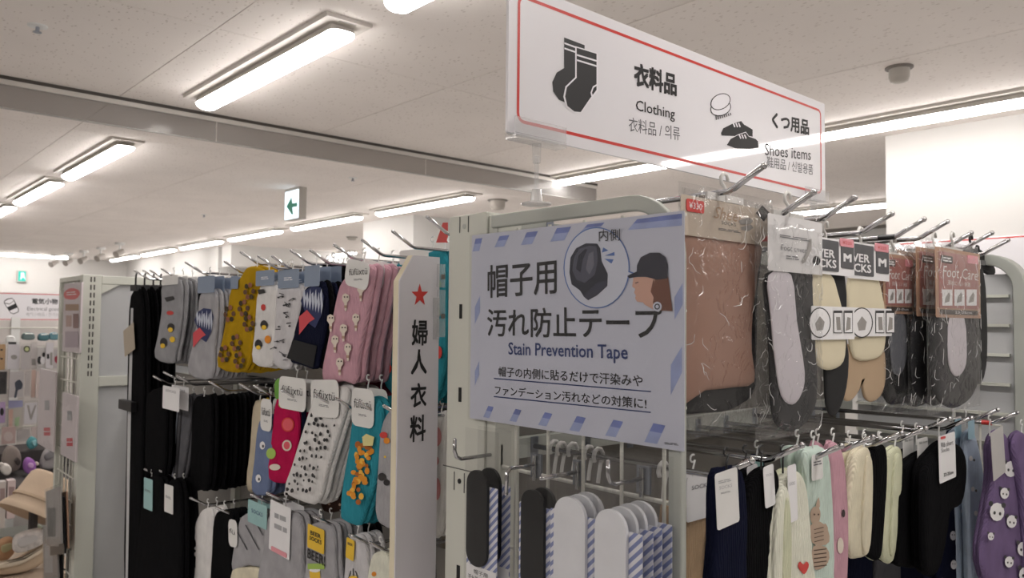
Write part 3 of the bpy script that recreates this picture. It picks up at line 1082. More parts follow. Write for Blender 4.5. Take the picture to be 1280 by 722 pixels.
def tape_pack(x, s_mid, ztop, kind, label, w=0.056, lettered=False, shift=-0.005):
    """Clear bag with header, striped card, soft tape strip with round top and a lower label; hangs at (x, -s_mid), pad top at ztop."""
    pl = Plane('x', x)
    h = 0.205
    t = thing('tape_pack', label, 'tape pack', pl.at(s_mid, ztop - h, 0), 'cap tape packs on the rack end')
    s0, s1 = s_mid - w / 2, s_mid + w / 2
    loop_card('backing_card', pl, rrect(s0, s1, ztop - h + 0.006, ztop - 0.022, 0.002), STRIPE_CARD, t, -0.0008, 0.0008)
    pw = w * 0.68
    pts = rrect(s_mid - pw / 2 + shift, s_mid + pw / 2 + shift, ztop - 0.145, ztop, pw * 0.46, 6)
    n = len(pts)
    loop_card('tape_strip', pl, pts, PADB if kind == 'black' else PADW, t, 0.0004, 0.005)
    lb = loop_card('label_card', pl, rrect(s0 + 0.001, s1 - 0.001, ztop - 0.195, ztop - 0.146, 0.001), WHITE, t, 0.0004, 0.0006)
    if lettered:
        for txt, za, zb, k in (('帽子用', -0.158, -0.151, 0.45), ('汚れ防止テープ', -0.172, -0.161, 0.85), ('Stain Prevention Tape', -0.179, -0.1745, 0.85)):
            uv, fs = glyphs(txt, 0.0)
            ww = w * k
            MB().add([pl.at(s_mid - ww / 2 + ww * u, ztop + za + (zb - za) * v, 0.0015) for u, v, e in uv], fs).build('lettering', INK, lb)
    mb = MB()
    zt, zb, nn, mm = ztop + 0.062, ztop - h, 7, 12
    for side in (1, -1):
        vs_, fs = [], []
        for j in range(mm + 1):
            for i in range(nn + 1):
                u, v = i / nn, j / mm
                bulge = 0.0058 * min(1, 7 * u, 7 * (1 - u)) * min(1, 3.2 * v) * min(1, 8 * (1 - v)) + 0.0004
                wr = 0.0011 * math.sin(13 * u + 9 * v + s_mid * 40) * math.sin(math.pi * u) if v < 0.35 else 0
                vs_.append(pl.at(s0 - 0.004 + (w + 0.008) * u, zt + (zb - zt) * v, 0.002 + side * bulge + wr))
        for j in range(mm):
            for i in range(nn):
                q = j * (nn + 1) + i
                f = (q, q + 1, q + nn + 2, q + nn + 1)
                fs.append(f if side > 0 else f[::-1])
        mb.add(vs_, fs)
    mb.build('bag', FILM2, t, smooth=True)
    return t


def hook_x(base, length, label, group, style='up', r=0.003, plate=True):
    """Chrome hook that sticks out towards -x from its base point."""
    t = thing('display_hook', label, 'hook', base, group)
    tip = base + Vector((-length, 0, 0))
    if style == 'up':
        p = [base, tip + Vector((0.012, 0, 0)), tip + Vector((0.004, 0, 0.004)), tip + Vector((0, 0, 0.013)), tip + Vector((0, 0, 0.03))]
    elif style == 'down':
        p = [base, tip + Vector((0.008, 0, 0)), tip + Vector((0.001, 0, -0.006)), tip + Vector((0, 0, -0.036))]
    else:
        p = [base, tip]
    MB().tube(p, r, 10).build('rod', CHROME, t, smooth=True)
    MB().ell(p[-1], (r, r, r), 8, 6).build('end_cap', CHROME, t, smooth=True)
    if plate:
        MB().box(base.x - 0.001, base.x + 0.003, base.y - 0.011, base.y + 0.011, base.z - 0.02, base.z + 0.016).build('bracket', STEEL, t)
        MB().tube([base + Vector((-0.004, 0.0, -0.024)), base + Vector((-0.004, 0.0, 0.014))], 0.0032, 8).build('peg', CHROME, t)
    return t


HB = [(0.955, -0.2125, 'up', 0.085, 'nearest the slotted post'), (0.864, -0.216, 'down', 0.06, 'second from the slotted post'), (0.776, -0.214, 'straight', 0.075, 'third from the slotted post'), (0.66, -0.2055, 'up', 0.07, 'nearest the rounded corner')]
for y, z, st, ln, w in HB:
    hook_x(Vector((0.826, y, CAMZ + z)), ln, f'short chrome hook for tape packs, {w}', 'tape hooks on the rack end', st)
MB().tube([(0.8285, 0.96, CAMZ - 0.232), (0.8285, 0.6, CAMZ - 0.232)], 0.0026).build('cross_wire', WIRE, rack)
sets = [('black', (584, 622, 588), 2, 0.775, 0.024, -0.007), ('black', (649, 691, 612), 2, 0.785, 0.020, -0.002), ('white', (688, 746, 621), 3, 0.775, 0.0175, -0.002), ('white', (745, 803, 638), 4, 0.74, 0.0185, -0.009)]
HW = ['nearest the post', 'second from the post', 'third from the post', 'nearest the corner']
for (kind, (xl, xr, yt), n, x, dx, sh), w in zip(sets, HW):
    q = Plane('x', x)
    s0, s1, _, zt = q.rect(xl, xr, yt, yt + 80)
    for k in range(n):
        tape_pack(x + dx * k, (s0 + s1) / 2 + 0.001 * (k % 2), zt + 0.0008 * k, kind, f'{kind} cap tape in clear bag, {ORD[k]} on the hook {w}', s1 - s0, lettered=(k == 0), shift=sh)

# ------------------------------------------------------------------ the sock wall
SX = 1.10                                      # back plane of the sock wall
wall_rack = thing('sock_rack', 'cream metal wall rack with rows of chrome hooks full of socks', 'display rack', (1.2, 2.2, 0))
MB().box(SX + 0.02, SX + 0.035, 1.09, 3.41, 0.1, H1 - 0.03).build('back_panel', mat('sock_back_panel', (150, 146, 140), rough=0.6), wall_rack)
for yy in (1.09, 1.86, 2.63, 3.37):
    MB().box(SX + 0.0, SX + 0.0195, yy, yy + 0.035, 0.0, H1 - 0.01).build('upright', CREAM, wall_rack)
for zz in (CAMZ + 0.118, CAMZ - 0.20, CAMZ - 0.41, CAMZ - 0.50, CAMZ - 0.75):
    MB().box(SX - 0.012, SX - 0.0002, 1.09, 3.41, zz - 0.016, zz + 0.012).build('hook_rail', CHROME, wall_rack)
MB().box(0.82, SX - 0.013, 1.1, 3.40, 0.0, 0.12).build('base_deck', CREAM_D, wall_rack)


def hook_l(tip, label, group, drop=0.026, r=0.0032, colour=None):
    t = thing('display_hook', label, 'hook', (SX, tip.y, tip.z), group)
    zb = tip.z - drop
    p = [(SX - 0.0125, tip.y, zb - 0.003), (tip.x + 0.05, tip.y, zb), (tip.x + 0.04, tip.y, zb + 0.003), (tip.x + 0.03, tip.y, zb + 0.009), (tip.x, tip.y, tip.z)]
    MB().tube(p, r, 8).build('rod', colour or CHROME, t, smooth=True)
    MB().ell(tip, (r, r, r), 8, 6).build('end_cap', colour or CHROME, t, smooth=True)
    return t


hp = Plane('x', 0.78)
for k, q in enumerate([(534, 271), (491, 289), (453, 300), (418, 306), (388, 312.6), (363.6, 313), (340, 320), (323, 320), (301, 315), (281, 327), (243, 334), (232, 328), (202, 336), (188, 338), (179, 338), (168, 338)]):
    hook_l(hp.P(*q), f'chrome hook in the top row of the sock wall, {NEAR[k]} from the cream post', 'chrome hooks of the sock wall, top row')
for k, q in enumerate([(480, 507), (448, 502), (420, 498), (395, 494), (352, 487), (318, 482), (300, 480), (262, 477), (222, 470), (205, 465), (192, 470)]):
    hook_l(hp.P(*q), f'chrome hook in the second row of the sock wall, {NEAR[k]} from the cream post', 'chrome hooks of the sock wall, second row')
for k, q in enumerate([(462, 678), (437, 668), (392, 645), (334, 616), (314, 618), (270, 634), (238, 622), (200, 588), (181, 586)]):
    hook_l(hp.P(*q), f'chrome hook in the third row of the sock wall, {NEAR[k]} from the cream post', 'chrome hooks of the sock wall, third row')

# price rails: thin wire loops in the second row (seen as stacked bright lines)
K = {k: knit(k, c) for k, c in dict(black=(15, 15, 17), navy=(22, 25, 44), grey=(150, 150, 153), dgrey=(92, 92, 96), mustard=(176, 140, 26), white=(222, 220, 218), offwhite=(205, 203, 205), pink=(200, 156, 168),
     teal=(52, 140, 156), magenta=(182, 28, 78), cream=(222, 214, 190), palegreen=(206, 208, 180), mint=(200, 216, 206), blue=(112, 126, 158), lblue=(184, 198, 216), purple=(116, 98, 134), brown=(70, 52, 46), tan=(176, 150, 122),
     wine=(140, 70, 90), ivory=(226, 226, 210), ash=(166, 165, 168), sand=(196, 184, 160), coral=(214, 150, 150)).items()}
BLUECARD = paper('blue_header', (132, 146, 166))
TEALCARD = paper('teal_header', (150, 190, 190))
YELCARD = paper('yellow_tag', (232, 190, 40))
KRAFT = paper('kraft', (178, 142, 118))
PINKTAG = paper('pink_tag', (226, 150, 160))


def outline_top(pts):
    yt = min(p[1] for p in pts)
    xs = [p[0] for p in pts if p[1] < yt + 12]
    return sum(xs) / len(xs), yt


def hang(pl, parent, px, py, up=0.022, m=None):
    """Small plastic hanger loop from the top of a product up to its hook."""
    s, z = pl.sz(px, py)
    mb = MB()
    pts = [pl.at(s, z - 0.012), pl.at(s, z + up * 0.4)]
    for i in range(7):
        a = math.radians(-60 + 45 * i)
        pts.append(pl.at(s + 0.006 * math.sin(a) * -1, z + up + 0.002 - 0.006 * math.cos(a) * 0.9))
    return mb.tube(pts, 0.0014, 6).build('hanger_loop', m or WHITEP, parent)


def product(name, cat, desc, group, pl, body, m, t=0.013, two=True, cards=(), decor=(), texts=(), n=1, step=0.02, loop=True, loop_m=None, wob=0.0006, extra=(), second=None):
    """A pair of socks (or tights): front body, second body behind it, cards, prints, lettering, hanger; then n-1 copies behind it."""
    cxp = sum(p[0] for p in body) / len(body)
    base = pl.P(cxp, max(p[1] for p in body))
    step = max(step, 1.5 * t + 0.0045)
    sfx = f', {ORD[0]}' if n > 1 else ''
    o = thing(name, desc + sfx, cat, base, group)
    f = puffy('sock', pl, body, t, m, o, 0.0, wob=wob)
    if two:
        back = [(x + 2.2, y - 1.5) for x, y in body]
        puffy('sock', pl, back, t * 0.8, second or m, o, -t * 0.62, wob=wob)
    for pts, mm, tt, off in extra:
        puffy('fold', pl, pts, tt, mm, o, off)
    off = t / 2 + 0.0016
    if decor:
        shapes, mats = decor
        prints(pl, shapes, mats, f, off)
    for k, c in enumerate(cards):
        box, cm = c[0], c[1]
        tilt = c[2] if len(c) > 2 else 0.0
        cd = card('card', pl, box, cm, o, off + 0.002 + 0.0012 * k, 0.016 if (len(c) > 3 and c[3] and c[3][0][0].startswith('fü')) else 0.004, 0.0006, tilt)
        for s, bx, tm, bold in (c[3] if len(c) > 3 else ()):
            text_box(pl, s, bx, tm, cd, off + 0.0032 + 0.0012 * k, bold)
    for s, bx, tm, bold in texts:
        text_box(pl, s, bx, tm, f, off + 0.0006, bold)
    if loop:
        x, y = outline_top(body)
        if cards:
            c0 = min(cards, key=lambda c: c[0][2])[0]
            if c0[2] < y:
                x, y = (c0[0] + c0[1]) / 2, c0[2]
        hang(pl, o, x, y + 2, m=loop_m)
    if n > 1:
        copies(o, n - 1, pl.n * -step, lambda i: desc + f', {ORD[i]}')
    return o


F = 0.82
pl = Plane('x', F)
FU = paper('tag_white', (226, 225, 222))
LX = 'socks on the sock wall'


def fufu(x0, x1, y0, y1, tilt=0.0):
    w, h = x1 - x0, y1 - y0
    return ((x0, x1, y0, y1), FU, tilt, [('füfüxtü', (x0 + .12 * w, x0 + .88 * w, y0 + .28 * h, y0 + .52 * h), INK, 0.0), ('25-20cm', (x0 + .32 * w, x0 + .68 * w, y0 + .66 * h, y0 + .72 * h), GREYINK, 0.0)])


def blueband(x0, x1, y0, y1):
    return ((x0, x1, y0, y1), BLUECARD, 0.0, [('SOX', (x0 + .3 * (x1 - x0), x0 + .7 * (x1 - x0), y0 + .4 * (y1 - y0), y0 + .6 * (y1 - y0)), WHITE, 0.0)])


def alpaca(x, y, s=1.0):
    return [([(x - 3 * s, y - 8 * s), (x, y - 10 * s), (x + 4 * s, y - 8 * s), (x + 4.5 * s, y - 3 * s), (x + 2 * s, y), (x + 1.5 * s, y + 9 * s), (x - .5 * s, y + 9 * s), (x - 1 * s, y + 1 * s), (x - 3.5 * s, y - 3 * s)], 0),
            (circ(x + 2.4 * s, y - 6 * s, .9 * s, n=8), 1), (circ(x - .6 * s, y - 6 * s, .9 * s, n=8), 1), ([(x - 1 * s, y + 3 * s), (x + 2 * s, y + 3 * s), (x + 2 * s, y + 6 * s), (x - 1 * s, y + 6 * s)], 2)]


# --- top row
for k, (dx, w) in enumerate([(0, 'with a pale side stripe, nearest the slotted panel'), (11, 'second from the slotted panel'), (22, 'third from the slotted panel'), (31, 'fourth from the slotted panel')]):
    q = Plane('x', 0.825 + 0.03 * k)
    b = [(165 + dx, 368), (178 + dx, 365), (182 + dx, 430), (180 + dx, 560), (174 + dx, 740), (157 + dx, 740), (160 + dx, 560), (162 + dx, 430)]
    dec = ([([(167, 385), (170, 385), (167, 520), (163, 735), (160, 735), (163, 520)], 0)], [PANEL_GREY]) if k == 0 else ()
    o = product('leggings', 'leggings', 'long black leggings ' + w, 'black leggings on the sock wall', q, b, K['black'], 0.014, True, (), dec, (), loop=False)
    s, z = q.sz(171 + dx, 362)
    MB().box(q.d - 0.012, q.d + 0.004, -s - 0.03, -s + 0.03, z - 0.004, z + 0.016).build('clip_hanger', BLACKP, o)
    MB().tube([q.at(s, z + 0.016, 0.004), q.at(s, z + 0.045, 0.004), q.at(s + 0.006, z + 0.055, 0.004)], 0.003).build('hanger_hook', BLACKP, o)
    if k == 0:
        MB().box(q.d - 0.03, q.d - 0.012, -q.sz(176, 500)[0], -q.sz(160, 500)[0], q.sz(168, 512)[1], q.sz(168, 500)[1]).build('binding_strap', BLACKP, o)
    if k < 2:
        card('swing_tag', q, [(160, 173, 408, 442), (183, 190, 402, 436)][k], paper('kraft_tag', (176, 164, 146)), o, 0.016, 0.002, 0.0008, [0.28, -0.1][k])

product('sock_pair', 'socks', 'light grey socks with little black and yellow cans', LX, pl, [(205, 352), (227, 350), (229, 385), (226, 415), (221, 440), (217, 454), (195, 447), (199, 420), (204, 385)], K['grey'], n=3, step=0.028,
        cards=[((207, 227, 344, 356), FU)], decor=([(circ(216, 391, 4.5, 2.6), 2), (circ(217, 409, 4.6, 5.4), 0), (circ(216.5, 412, 3.2, 3), 1), (circ(208, 428, 4.6, 6), 0), (circ(207, 432, 3, 3), 1), (circ(219, 424, 3.4, 3.6), 1), ([(209, 372), (220, 370), (222, 374), (212, 377)], 0)], [INK, YELCARD, RED]))
WAVEB = mat('wave_navy', (44, 52, 92), rough=0.9)
WAVEW = mat('wave_pale', (196, 202, 216), rough=0.9)


def wave(x, y, s):
    sh = [([(x - 10 * s, y), (x - 6 * s, y - 9 * s), (x, y - 13 * s), (x + 8 * s, y - 12 * s), (x + 11 * s, y - 4 * s), (x + 9 * s, y + 12 * s), (x + 3 * s, y + 24 * s), (x - 3 * s, y + 20 * s), (x - 6 * s, y + 10 * s)], 0)]
    for i in range(7):
        a = x - 8 * s + i * 2.6 * s
        sh.append(([(a, y - 6 * s + (i % 3) * 3 * s), (a + 1.6 * s, y - 11 * s + (i % 2) * 3 * s), (a + 2.6 * s, y - 2 * s + i * s), (a + 1.2 * s, y + 6 * s + i * s)], 1))
    sh.append(([(x - 11 * s, y + 14 * s), (x - 4 * s, y + 8 * s), (x + 3 * s, y + 16 * s), (x - 2 * s, y + 19 * s), (x - 11 * s, y + 30 * s)], 2))
    return sh


product('sock_pair', 'socks', 'grey socks with a navy wave and red mountain print', LX, pl, [(252, 368), (262, 362), (272, 366), (273, 400), (270, 435), (266, 472), (237, 467), (243, 430), (249, 395)], K['ash'], n=4, step=0.026,
        cards=[((252, 273, 345, 366), BLUECARD)], decor=(wave(258, 400, 1.15), [WAVEB, WAVEW, mat('print_red', (206, 78, 86), rough=0.9)]))
product('sock_pair', 'socks', 'folded black socks between the grey pairs', LX, Plane('x', 0.87), [(249, 372), (255, 350), (264, 349), (262, 372), (258, 395), (246, 392)], K['black'], loop=True)
fl = []
for x, y in ((291, 392), (309, 385), (300, 428), (316, 404), (286, 442), (305, 450), (318, 364)):
    for a in range(6):
        fl.append((circ(x + 5 * math.cos(a), y + 8 * math.sin(a), 2.6, 3.4, 7), a % 3))
product('sock_pair', 'socks', 'mustard yellow socks with brown plant print', LX, Plane('x', 0.82), [(291, 362), (303, 346), (311, 334), (322, 333), (331, 338), (330, 352), (324, 385), (318, 425), (309, 463), (274, 459), (280, 425), (286, 390)], K['mustard'], t=0.015, n=4, step=0.03,
        decor=(fl, [mat('print_brown', (92, 62, 40), rough=0.9), mat('print_dark', (60, 48, 22), rough=0.9), mat('print_rust', (140, 88, 62), rough=0.9)]), cards=[((294, 303, 345, 361), BLUECARD)])
product('sock_pair', 'socks', 'white socks with black cans and orange fruit print', LX, pl, [(325, 358), (346, 356), (347, 395), (345, 430), (341, 457), (318, 453), (320, 420), (322, 390)], K['white'], n=3, step=0.022,
        cards=[blueband(325, 348, 338, 357)], decor=([(circ(333, 384, 3, 4), 2), (circ(334, 406, 4.6, 6), 0), (circ(334, 409, 3, 3), 1), (circ(327, 430, 4.6, 6), 0), (circ(327, 434, 3, 2.6), 1), (circ(339, 424, 4, 5), 3), ([(326, 362), (334, 361), (336, 366), (328, 368)], 0)], [INK, YELCARD, RED, mat('print_orange', (224, 140, 40), rough=0.9)]))
dood = []
rr_ = random.Random(3)
for k in range(16):
    x, y = rr_.uniform(350, 372), rr_.uniform(366, 448)
    x -= (y - 366) * 0.08
    dood.append((line(x - 3, y - rr_.uniform(-3, 3), x + 3, y + rr_.uniform(-3, 3), 1.0), 0))
    dood.append((circ(x + rr_.uniform(-4, 4), y + rr_.uniform(-3, 3), 1.6, 1.2, 7), 0))
product('sock_pair', 'socks', 'off-white socks with black doodle drawings', LX, pl, [(349, 360), (362, 357), (379, 357), (377, 390), (370, 430), (364, 460), (344, 455), (345, 420), (347, 390)], K['offwhite'], n=3, step=0.022,
        cards=[blueband(353, 379, 337, 360)], decor=(dood, [mat('print_charcoal', (62, 62, 66), rough=0.9)]))
product('sock_pair', 'socks', 'black socks with a breaking wave and red mountain', LX, Plane('x', 0.82), [(383, 362), (394, 356), (406, 352), (411, 385), (408, 415), (402, 440), (397, 461), (378, 456), (361, 449), (368, 420), (377, 390)], K['navy'], n=4, step=0.026, second=K['black'],
        cards=[((386, 405, 332, 358), BLUECARD)], decor=(wave(394, 376, 1.4) + [([(363, 447), (371, 424), (401, 432), (396, 459)], 3)], [WAVEB, WAVEW, mat('print_red', (206, 78, 86)), mat('knit_black_flat', (28, 28, 30), rough=0.95)]))
product('sock_pair', 'socks', 'plain black socks standing up behind the wave socks', LX, Plane('x', 0.88), [(403, 334), (418, 330), (428, 334), (430, 370), (426, 420), (418, 455), (404, 450), (406, 400)], K['black'], n=3, step=0.025)
al = []
for x, y in ((437, 378), (450, 403), (424, 430), (419, 404), (457, 366), (441, 440), (431, 458), (436, 416)):
    al += alpaca(x, y, 1.15)
PALE = [mat('print_cream', (222, 210, 196), rough=0.9), mat('print_dark2', (60, 48, 48), rough=0.9), mat('print_tan', (178, 150, 128), rough=0.9)]
product('sock_pair', 'socks', 'dusty pink socks with small cream animals', LX, Plane('x', 0.82), [(428, 356), (440, 342), (452, 336), (463, 330), (470, 338), (466, 365), (460, 400), (452, 440), (447, 478), (430, 476), (412, 480), (405, 468), (411, 435), (420, 390)], K['pink'], t=0.017, n=4, step=0.034,
        cards=[fufu(440, 470, 326, 360, -0.18)], decor=(al, PALE))
spots = [(circ(489, 392, 4, 6), 0), (circ(486, 422, 5, 8), 1), (circ(553, 355, 4, 6), 1), (circ(554, 440, 4, 8), 0), (circ(490, 460, 5, 7), 0), (circ(552, 390, 4, 7), 1)]
product('sock_pair', 'socks', 'teal socks with green and red print behind the tall sign board', LX, Plane('x', 0.90), [(498, 330), (530, 318), (552, 312), (560, 330), (562, 400), (556, 470), (540, 505), (500, 498), (480, 470), (484, 400)], K['teal'], t=0.017, n=3, step=0.04,
        cards=[((506, 542, 312, 330), FU)], decor=(spots, [RED, mat('print_green', (90, 160, 120), rough=0.9)]))
product('sock_pair', 'socks', 'dark wine socks below the pink pairs', LX, Plane('x', 0.93), [(462, 468), (482, 462), (492, 470), (490, 490), (478, 500), (460, 494)], K['wine'], loop=False)

# --- second row
product('sock_pair', 'socks', 'plain black long socks next to the leggings in the second row', LX, Plane('x', 0.79), [(186, 492), (208, 490), (210, 540), (206, 592), (186, 590), (184, 540)], K['black'], n=2, step=0.025, cards=[((208, 229, 483, 512), WHITE, 0.0, [('SOCKS', (212, 225, 487, 490), GREYINK, 0)])])
product('sock_pair', 'socks', 'dark grey striped socks with a curled edge in the second row', LX, Plane('x', 0.82), [(222, 500), (232, 494), (240, 497), (238, 540), (231, 585), (226, 602), (212, 603), (213, 570), (218, 535)], K['dgrey'], n=2, step=0.02,
        decor=([(line(226, 505, 219, 595, 1.6), 0), (line(231, 505, 224, 597, 1.2), 1)], [WAVEW, INK]))
product('sock_pair', 'socks', 'navy and white patterned socks in the second row', LX, Plane('x', 0.87), [(236, 512), (244, 508), (244, 545), (240, 575), (231, 576), (233, 545)], K['navy'], decor=([(circ(239, 520 + 7 * k, 1.6, 2.4, 7), 0) for k in range(7)], [WAVEW]))
product('sock_pair', 'socks', 'black ribbed socks in the thick black stack of the second row', LX, Plane('x', 0.82), [(244, 500), (256, 495), (266, 497), (267, 550), (263, 608), (252, 612), (240, 608), (241, 550)], K['black'], n=9, step=0.0255)
product('sock_pair', 'socks', 'yellow-and-white topped socks beside the black stack', LX, Plane('x', 0.88), [(319, 506), (326, 500), (330, 504), (327, 560), (318, 612), (310, 606), (315, 560)], K['sand'], second=K['mustard'])
product('sock_pair', 'socks', 'slate blue socks with small white animal print and tag', LX, pl, [(326, 526), (342, 522), (345, 560), (340, 590), (336, 617), (317, 614), (320, 575)], K['blue'], n=2, step=0.03, cards=[fufu(331, 345, 498, 538)],
        decor=([(circ(332, 556, 3.4, 5), 0), (circ(327, 597, 3.4, 5), 0), (circ(333, 557, 1.2, 2), 1), (circ(328, 598, 1.2, 2), 1)], [WHITE, INK]))
ap = [(circ(357, 505, 5, 4), 0), (circ(364, 530, 8, 9), 1), (circ(364, 530, 6.5, 7.5), 2), (circ(343, 566, 6, 7), 0), (circ(363, 556, 6, 7), 3), (circ(363, 556, 4, 5), 2), (circ(348, 583, 7, 4), 3)]
product('sock_pair', 'socks', 'magenta socks with apple print and green cuff', LX, Plane('x', 0.82), [(348, 497), (360, 492), (373, 496), (375, 540), (369, 575), (363, 602), (337, 598), (339, 565), (343, 530)], K['magenta'], n=2, step=0.024, second=K['navy'],
        cards=[fufu(354, 388, 471, 512)], decor=(ap, [mat('print_lime', (160, 190, 90), rough=0.9), mat('print_scarlet', (206, 60, 50), rough=0.9), mat('print_rose', (220, 90, 100), rough=0.9), PALE[0]]),
        extra=[([(346, 478), (352, 472), (356, 480), (354, 496), (347, 498)], mat('lime_cuff', (104, 160, 62), rough=0.9), 0.014, 0)])
product('sock_pair', 'socks', 'pale pink socks half hidden behind the spotted pair', LX, Plane('x', 0.86), [(374, 512), (386, 504), (388, 540), (378, 575), (364, 606), (356, 598), (365, 555)], K['coral'])
dal = []
for k in range(66):
    v = (k // 6 + rr_.uniform(.2, .8)) / 11
    u = (k % 6 + rr_.uniform(.15, .85)) / 6
    y = 505 + 112 * v
    x = (396 - 32 * v) + u * (38 - 4 * v)
    sz_ = rr_.uniform(1.3, 2.4)
    dal.append((smooth_loop([(x + sz_ * rr_.uniform(.6, 1.2) * math.cos(a), y + sz_ * rr_.uniform(.9, 1.7) * math.sin(a)) for a in (0, 1.2, 2.5, 3.7, 5)], 2), 0))
dal = [([tuple(p) for p in pts], k) for pts, k in dal]
product('sock_pair', 'socks', 'white socks with black dalmatian spots', LX, Plane('x', 0.82), [(394, 500), (408, 488), (424, 482), (437, 486), (436, 505), (426, 540), (412, 585), (400, 627), (378, 626), (358, 613), (366, 585), (380, 540)], K['white'], t=0.015, n=3, step=0.022,
        cards=[fufu(394, 429, 474, 521, 0.06)], decor=(dal, [INK]))
bd = [(circ(409 + rr_.uniform(-3, 22), 545 + rr_.uniform(-25, 85), 1.8, 1.8, 7), 0) for k in range(26)]
product('sock_pair', 'socks', 'dark brown dotted socks behind the spotted pair', LX, Plane('x', 0.87), [(420, 525), (432, 506), (442, 508), (442, 560), (436, 625), (418, 640), (403, 632), (408, 580)], K['brown'], decor=(bd, [PALE[2]]), n=2, step=0.02)
sun = []
for k in range(46):
    v = k / 45
    x, y = 462 - 10 * v + rr_.uniform(-10, 10), 552 + 70 * v + rr_.uniform(-4, 4)
    sun.append((circ(x, y, rr_.uniform(2.2, 4.2), rr_.uniform(2.4, 4.6), 8), rr_.choice([0, 0, 1, 2])))
sun.append(([(461, 545), (466, 541), (476, 545), (474, 556), (462, 556)], 3))
product('sock_pair', 'socks', 'teal blue socks with orange flower bouquet print', LX, Plane('x', 0.82), [(444, 520), (453, 503), (466, 496), (479, 506), (479, 550), (472, 600), (462, 630), (452, 656), (432, 650), (428, 640), (432, 600), (439, 560)], K['teal'], t=0.015, n=2, step=0.03,
        cards=[fufu(446, 474, 485, 533)], decor=(sun, [mat('print_amber', (216, 140, 36), rough=0.9), mat('print_rusty', (170, 96, 30), rough=0.9), mat('print_gold', (232, 180, 70), rough=0.9), mat('print_butter', (226, 216, 150), rough=0.9)]))
product('sock_pair', 'socks', 'grey socks with coloured splashes next to the sign board', LX, Plane('x', 0.82), [(479, 535), (488, 514), (498, 512), (500, 580), (498, 655), (480, 656), (472, 640), (475, 590)], K['ash'], n=2, step=0.03,
        decor=([(circ(484, 543, 5, 4), 0), (circ(488, 550, 4, 4), 1), (circ(482, 595, 5, 5), 2), (circ(488, 602, 4, 4), 2), (circ(486, 570, 1.5, 1.5), 3)], [RED, mat('print_orange', (224, 140, 40)), INK, YELCARD]))
product('sock_pair', 'socks', 'white socks with rose print between the sign board and the post', LX, Plane('x', 0.92), [(543, 525), (553, 515), (560, 520), (560, 600), (556, 660), (545, 672), (538, 650), (540, 580)], K['white'], decor=([(circ(551, 545, 5, 12), 0), (circ(549, 575, 4, 6), 0), (circ(551, 610, 4, 14), 0)], [K['coral']]), n=2, step=0.03)

# --- third row
for k, (b, c, w) in enumerate([([(184, 602), (204, 598), (208, 650), (202, 745), (170, 745), (176, 660)], (184, 195, 597, 636), 'tealtagged, nearest the leggings'), ([(210, 606), (226, 603), (230, 660), (226, 745), (198, 745), (204, 660)], (210, 221, 605, 640), 'with pale tag, next to the white pair')]):
    product('sock_pair', 'socks', ['black long socks with teal tag in the third row', 'black long socks with pale tag in the third row'][k], LX, Plane('x', 0.785), b, K['black'], n=2, step=0.025, cards=[(c, [TEALCARD, FU][k], 0.05, [('SOX', (c[0] + 2, c[1] - 2, c[2] + 14, c[2] + 17), GREYINK, 0)])])
product('sock_pair', 'socks', 'folded white sneaker socks hanging in the third row', LX, Plane('x', 0.82), [(252, 640), (260, 635), (267, 640), (268, 680), (265, 730), (258, 745), (245, 740), (245, 700), (234, 688), (240, 668)], K['white'], n=2, step=0.02)
product('sock_pair', 'socks', 'charcoal socks beside the white sneaker pair', LX, pl, [(270, 645), (280, 638), (292, 642), (292, 690), (290, 745), (266, 745), (267, 690)], K['black'], n=2, step=0.025, cards=[((290, 301, 648, 682), FU, 0.1, [('fü', (292, 299, 660, 666), INK, 0)])])
lace = [(line(296 + 5 * k, 655 + (k % 3) * 9, 303 + 5 * k, 668 + (k % 3) * 9, 1.2), 0) for k in range(7)]
product('sock_pair', 'socks', 'grey lace-knit socks with teal header card', LX, Plane('x', 0.82), [(304, 645), (320, 638), (336, 642), (338, 680), (335, 708), (312, 706), (292, 712), (294, 685), (299, 660)], K['ash'], n=2, step=0.025, cards=[((315, 339, 627, 656), TEALCARD, 0.0, [('SOCKS', (320, 334, 637, 642), DBLUE, 0)])], decor=(lace, [K['dgrey']]))
product('sock_pair', 'socks', 'cream ankle socks under the lace-knit pair', LX, Plane('x', 0.82), [(292, 712), (312, 708), (330, 712), (330, 745), (292, 745)], K['cream'], loop=False)
product('sock_pair', 'socks', 'grey bunched socks with tall white flower card', LX, Plane('x', 0.82), [(336, 648), (356, 640), (378, 645), (380, 690), (377, 745), (328, 745), (326, 715), (332, 690)], K['ash'], t=0.018, n=2, step=0.03,
        cards=[((344, 370, 628, 692), WHITE, -0.03, [('ふんわり', (350, 366, 640, 664), LIGHTINK, 0)]), ((346, 366, 685, 691), PINKTAG)])
MUG = [([(391, 712), (404, 711), (405, 724), (392, 724)], 0), (circ(398, 711, 7, 3), 1), (rect4(389, 410, 703, 710), 2)]
product('sock_pair', 'socks', 'grey socks lettered BEER with a yellow tag', LX, Plane('x', 0.82), [(388, 660), (400, 652), (414, 654), (420, 665), (421, 700), (420, 745), (384, 745), (385, 700)], K['ash'], n=3, step=0.024,
        cards=[((390, 411, 657, 687), YELCARD, 0.0, [('BEER', (394, 407, 664, 669), INK, 0.02), ('SOCKS', (393, 408, 671, 676), INK, 0.02)])], decor=(MUG, [YELCARD, WHITE, mat('print_lime', (160, 190, 90))]), texts=[('BEER!', (389, 411, 689, 701), INK, 0.02)])
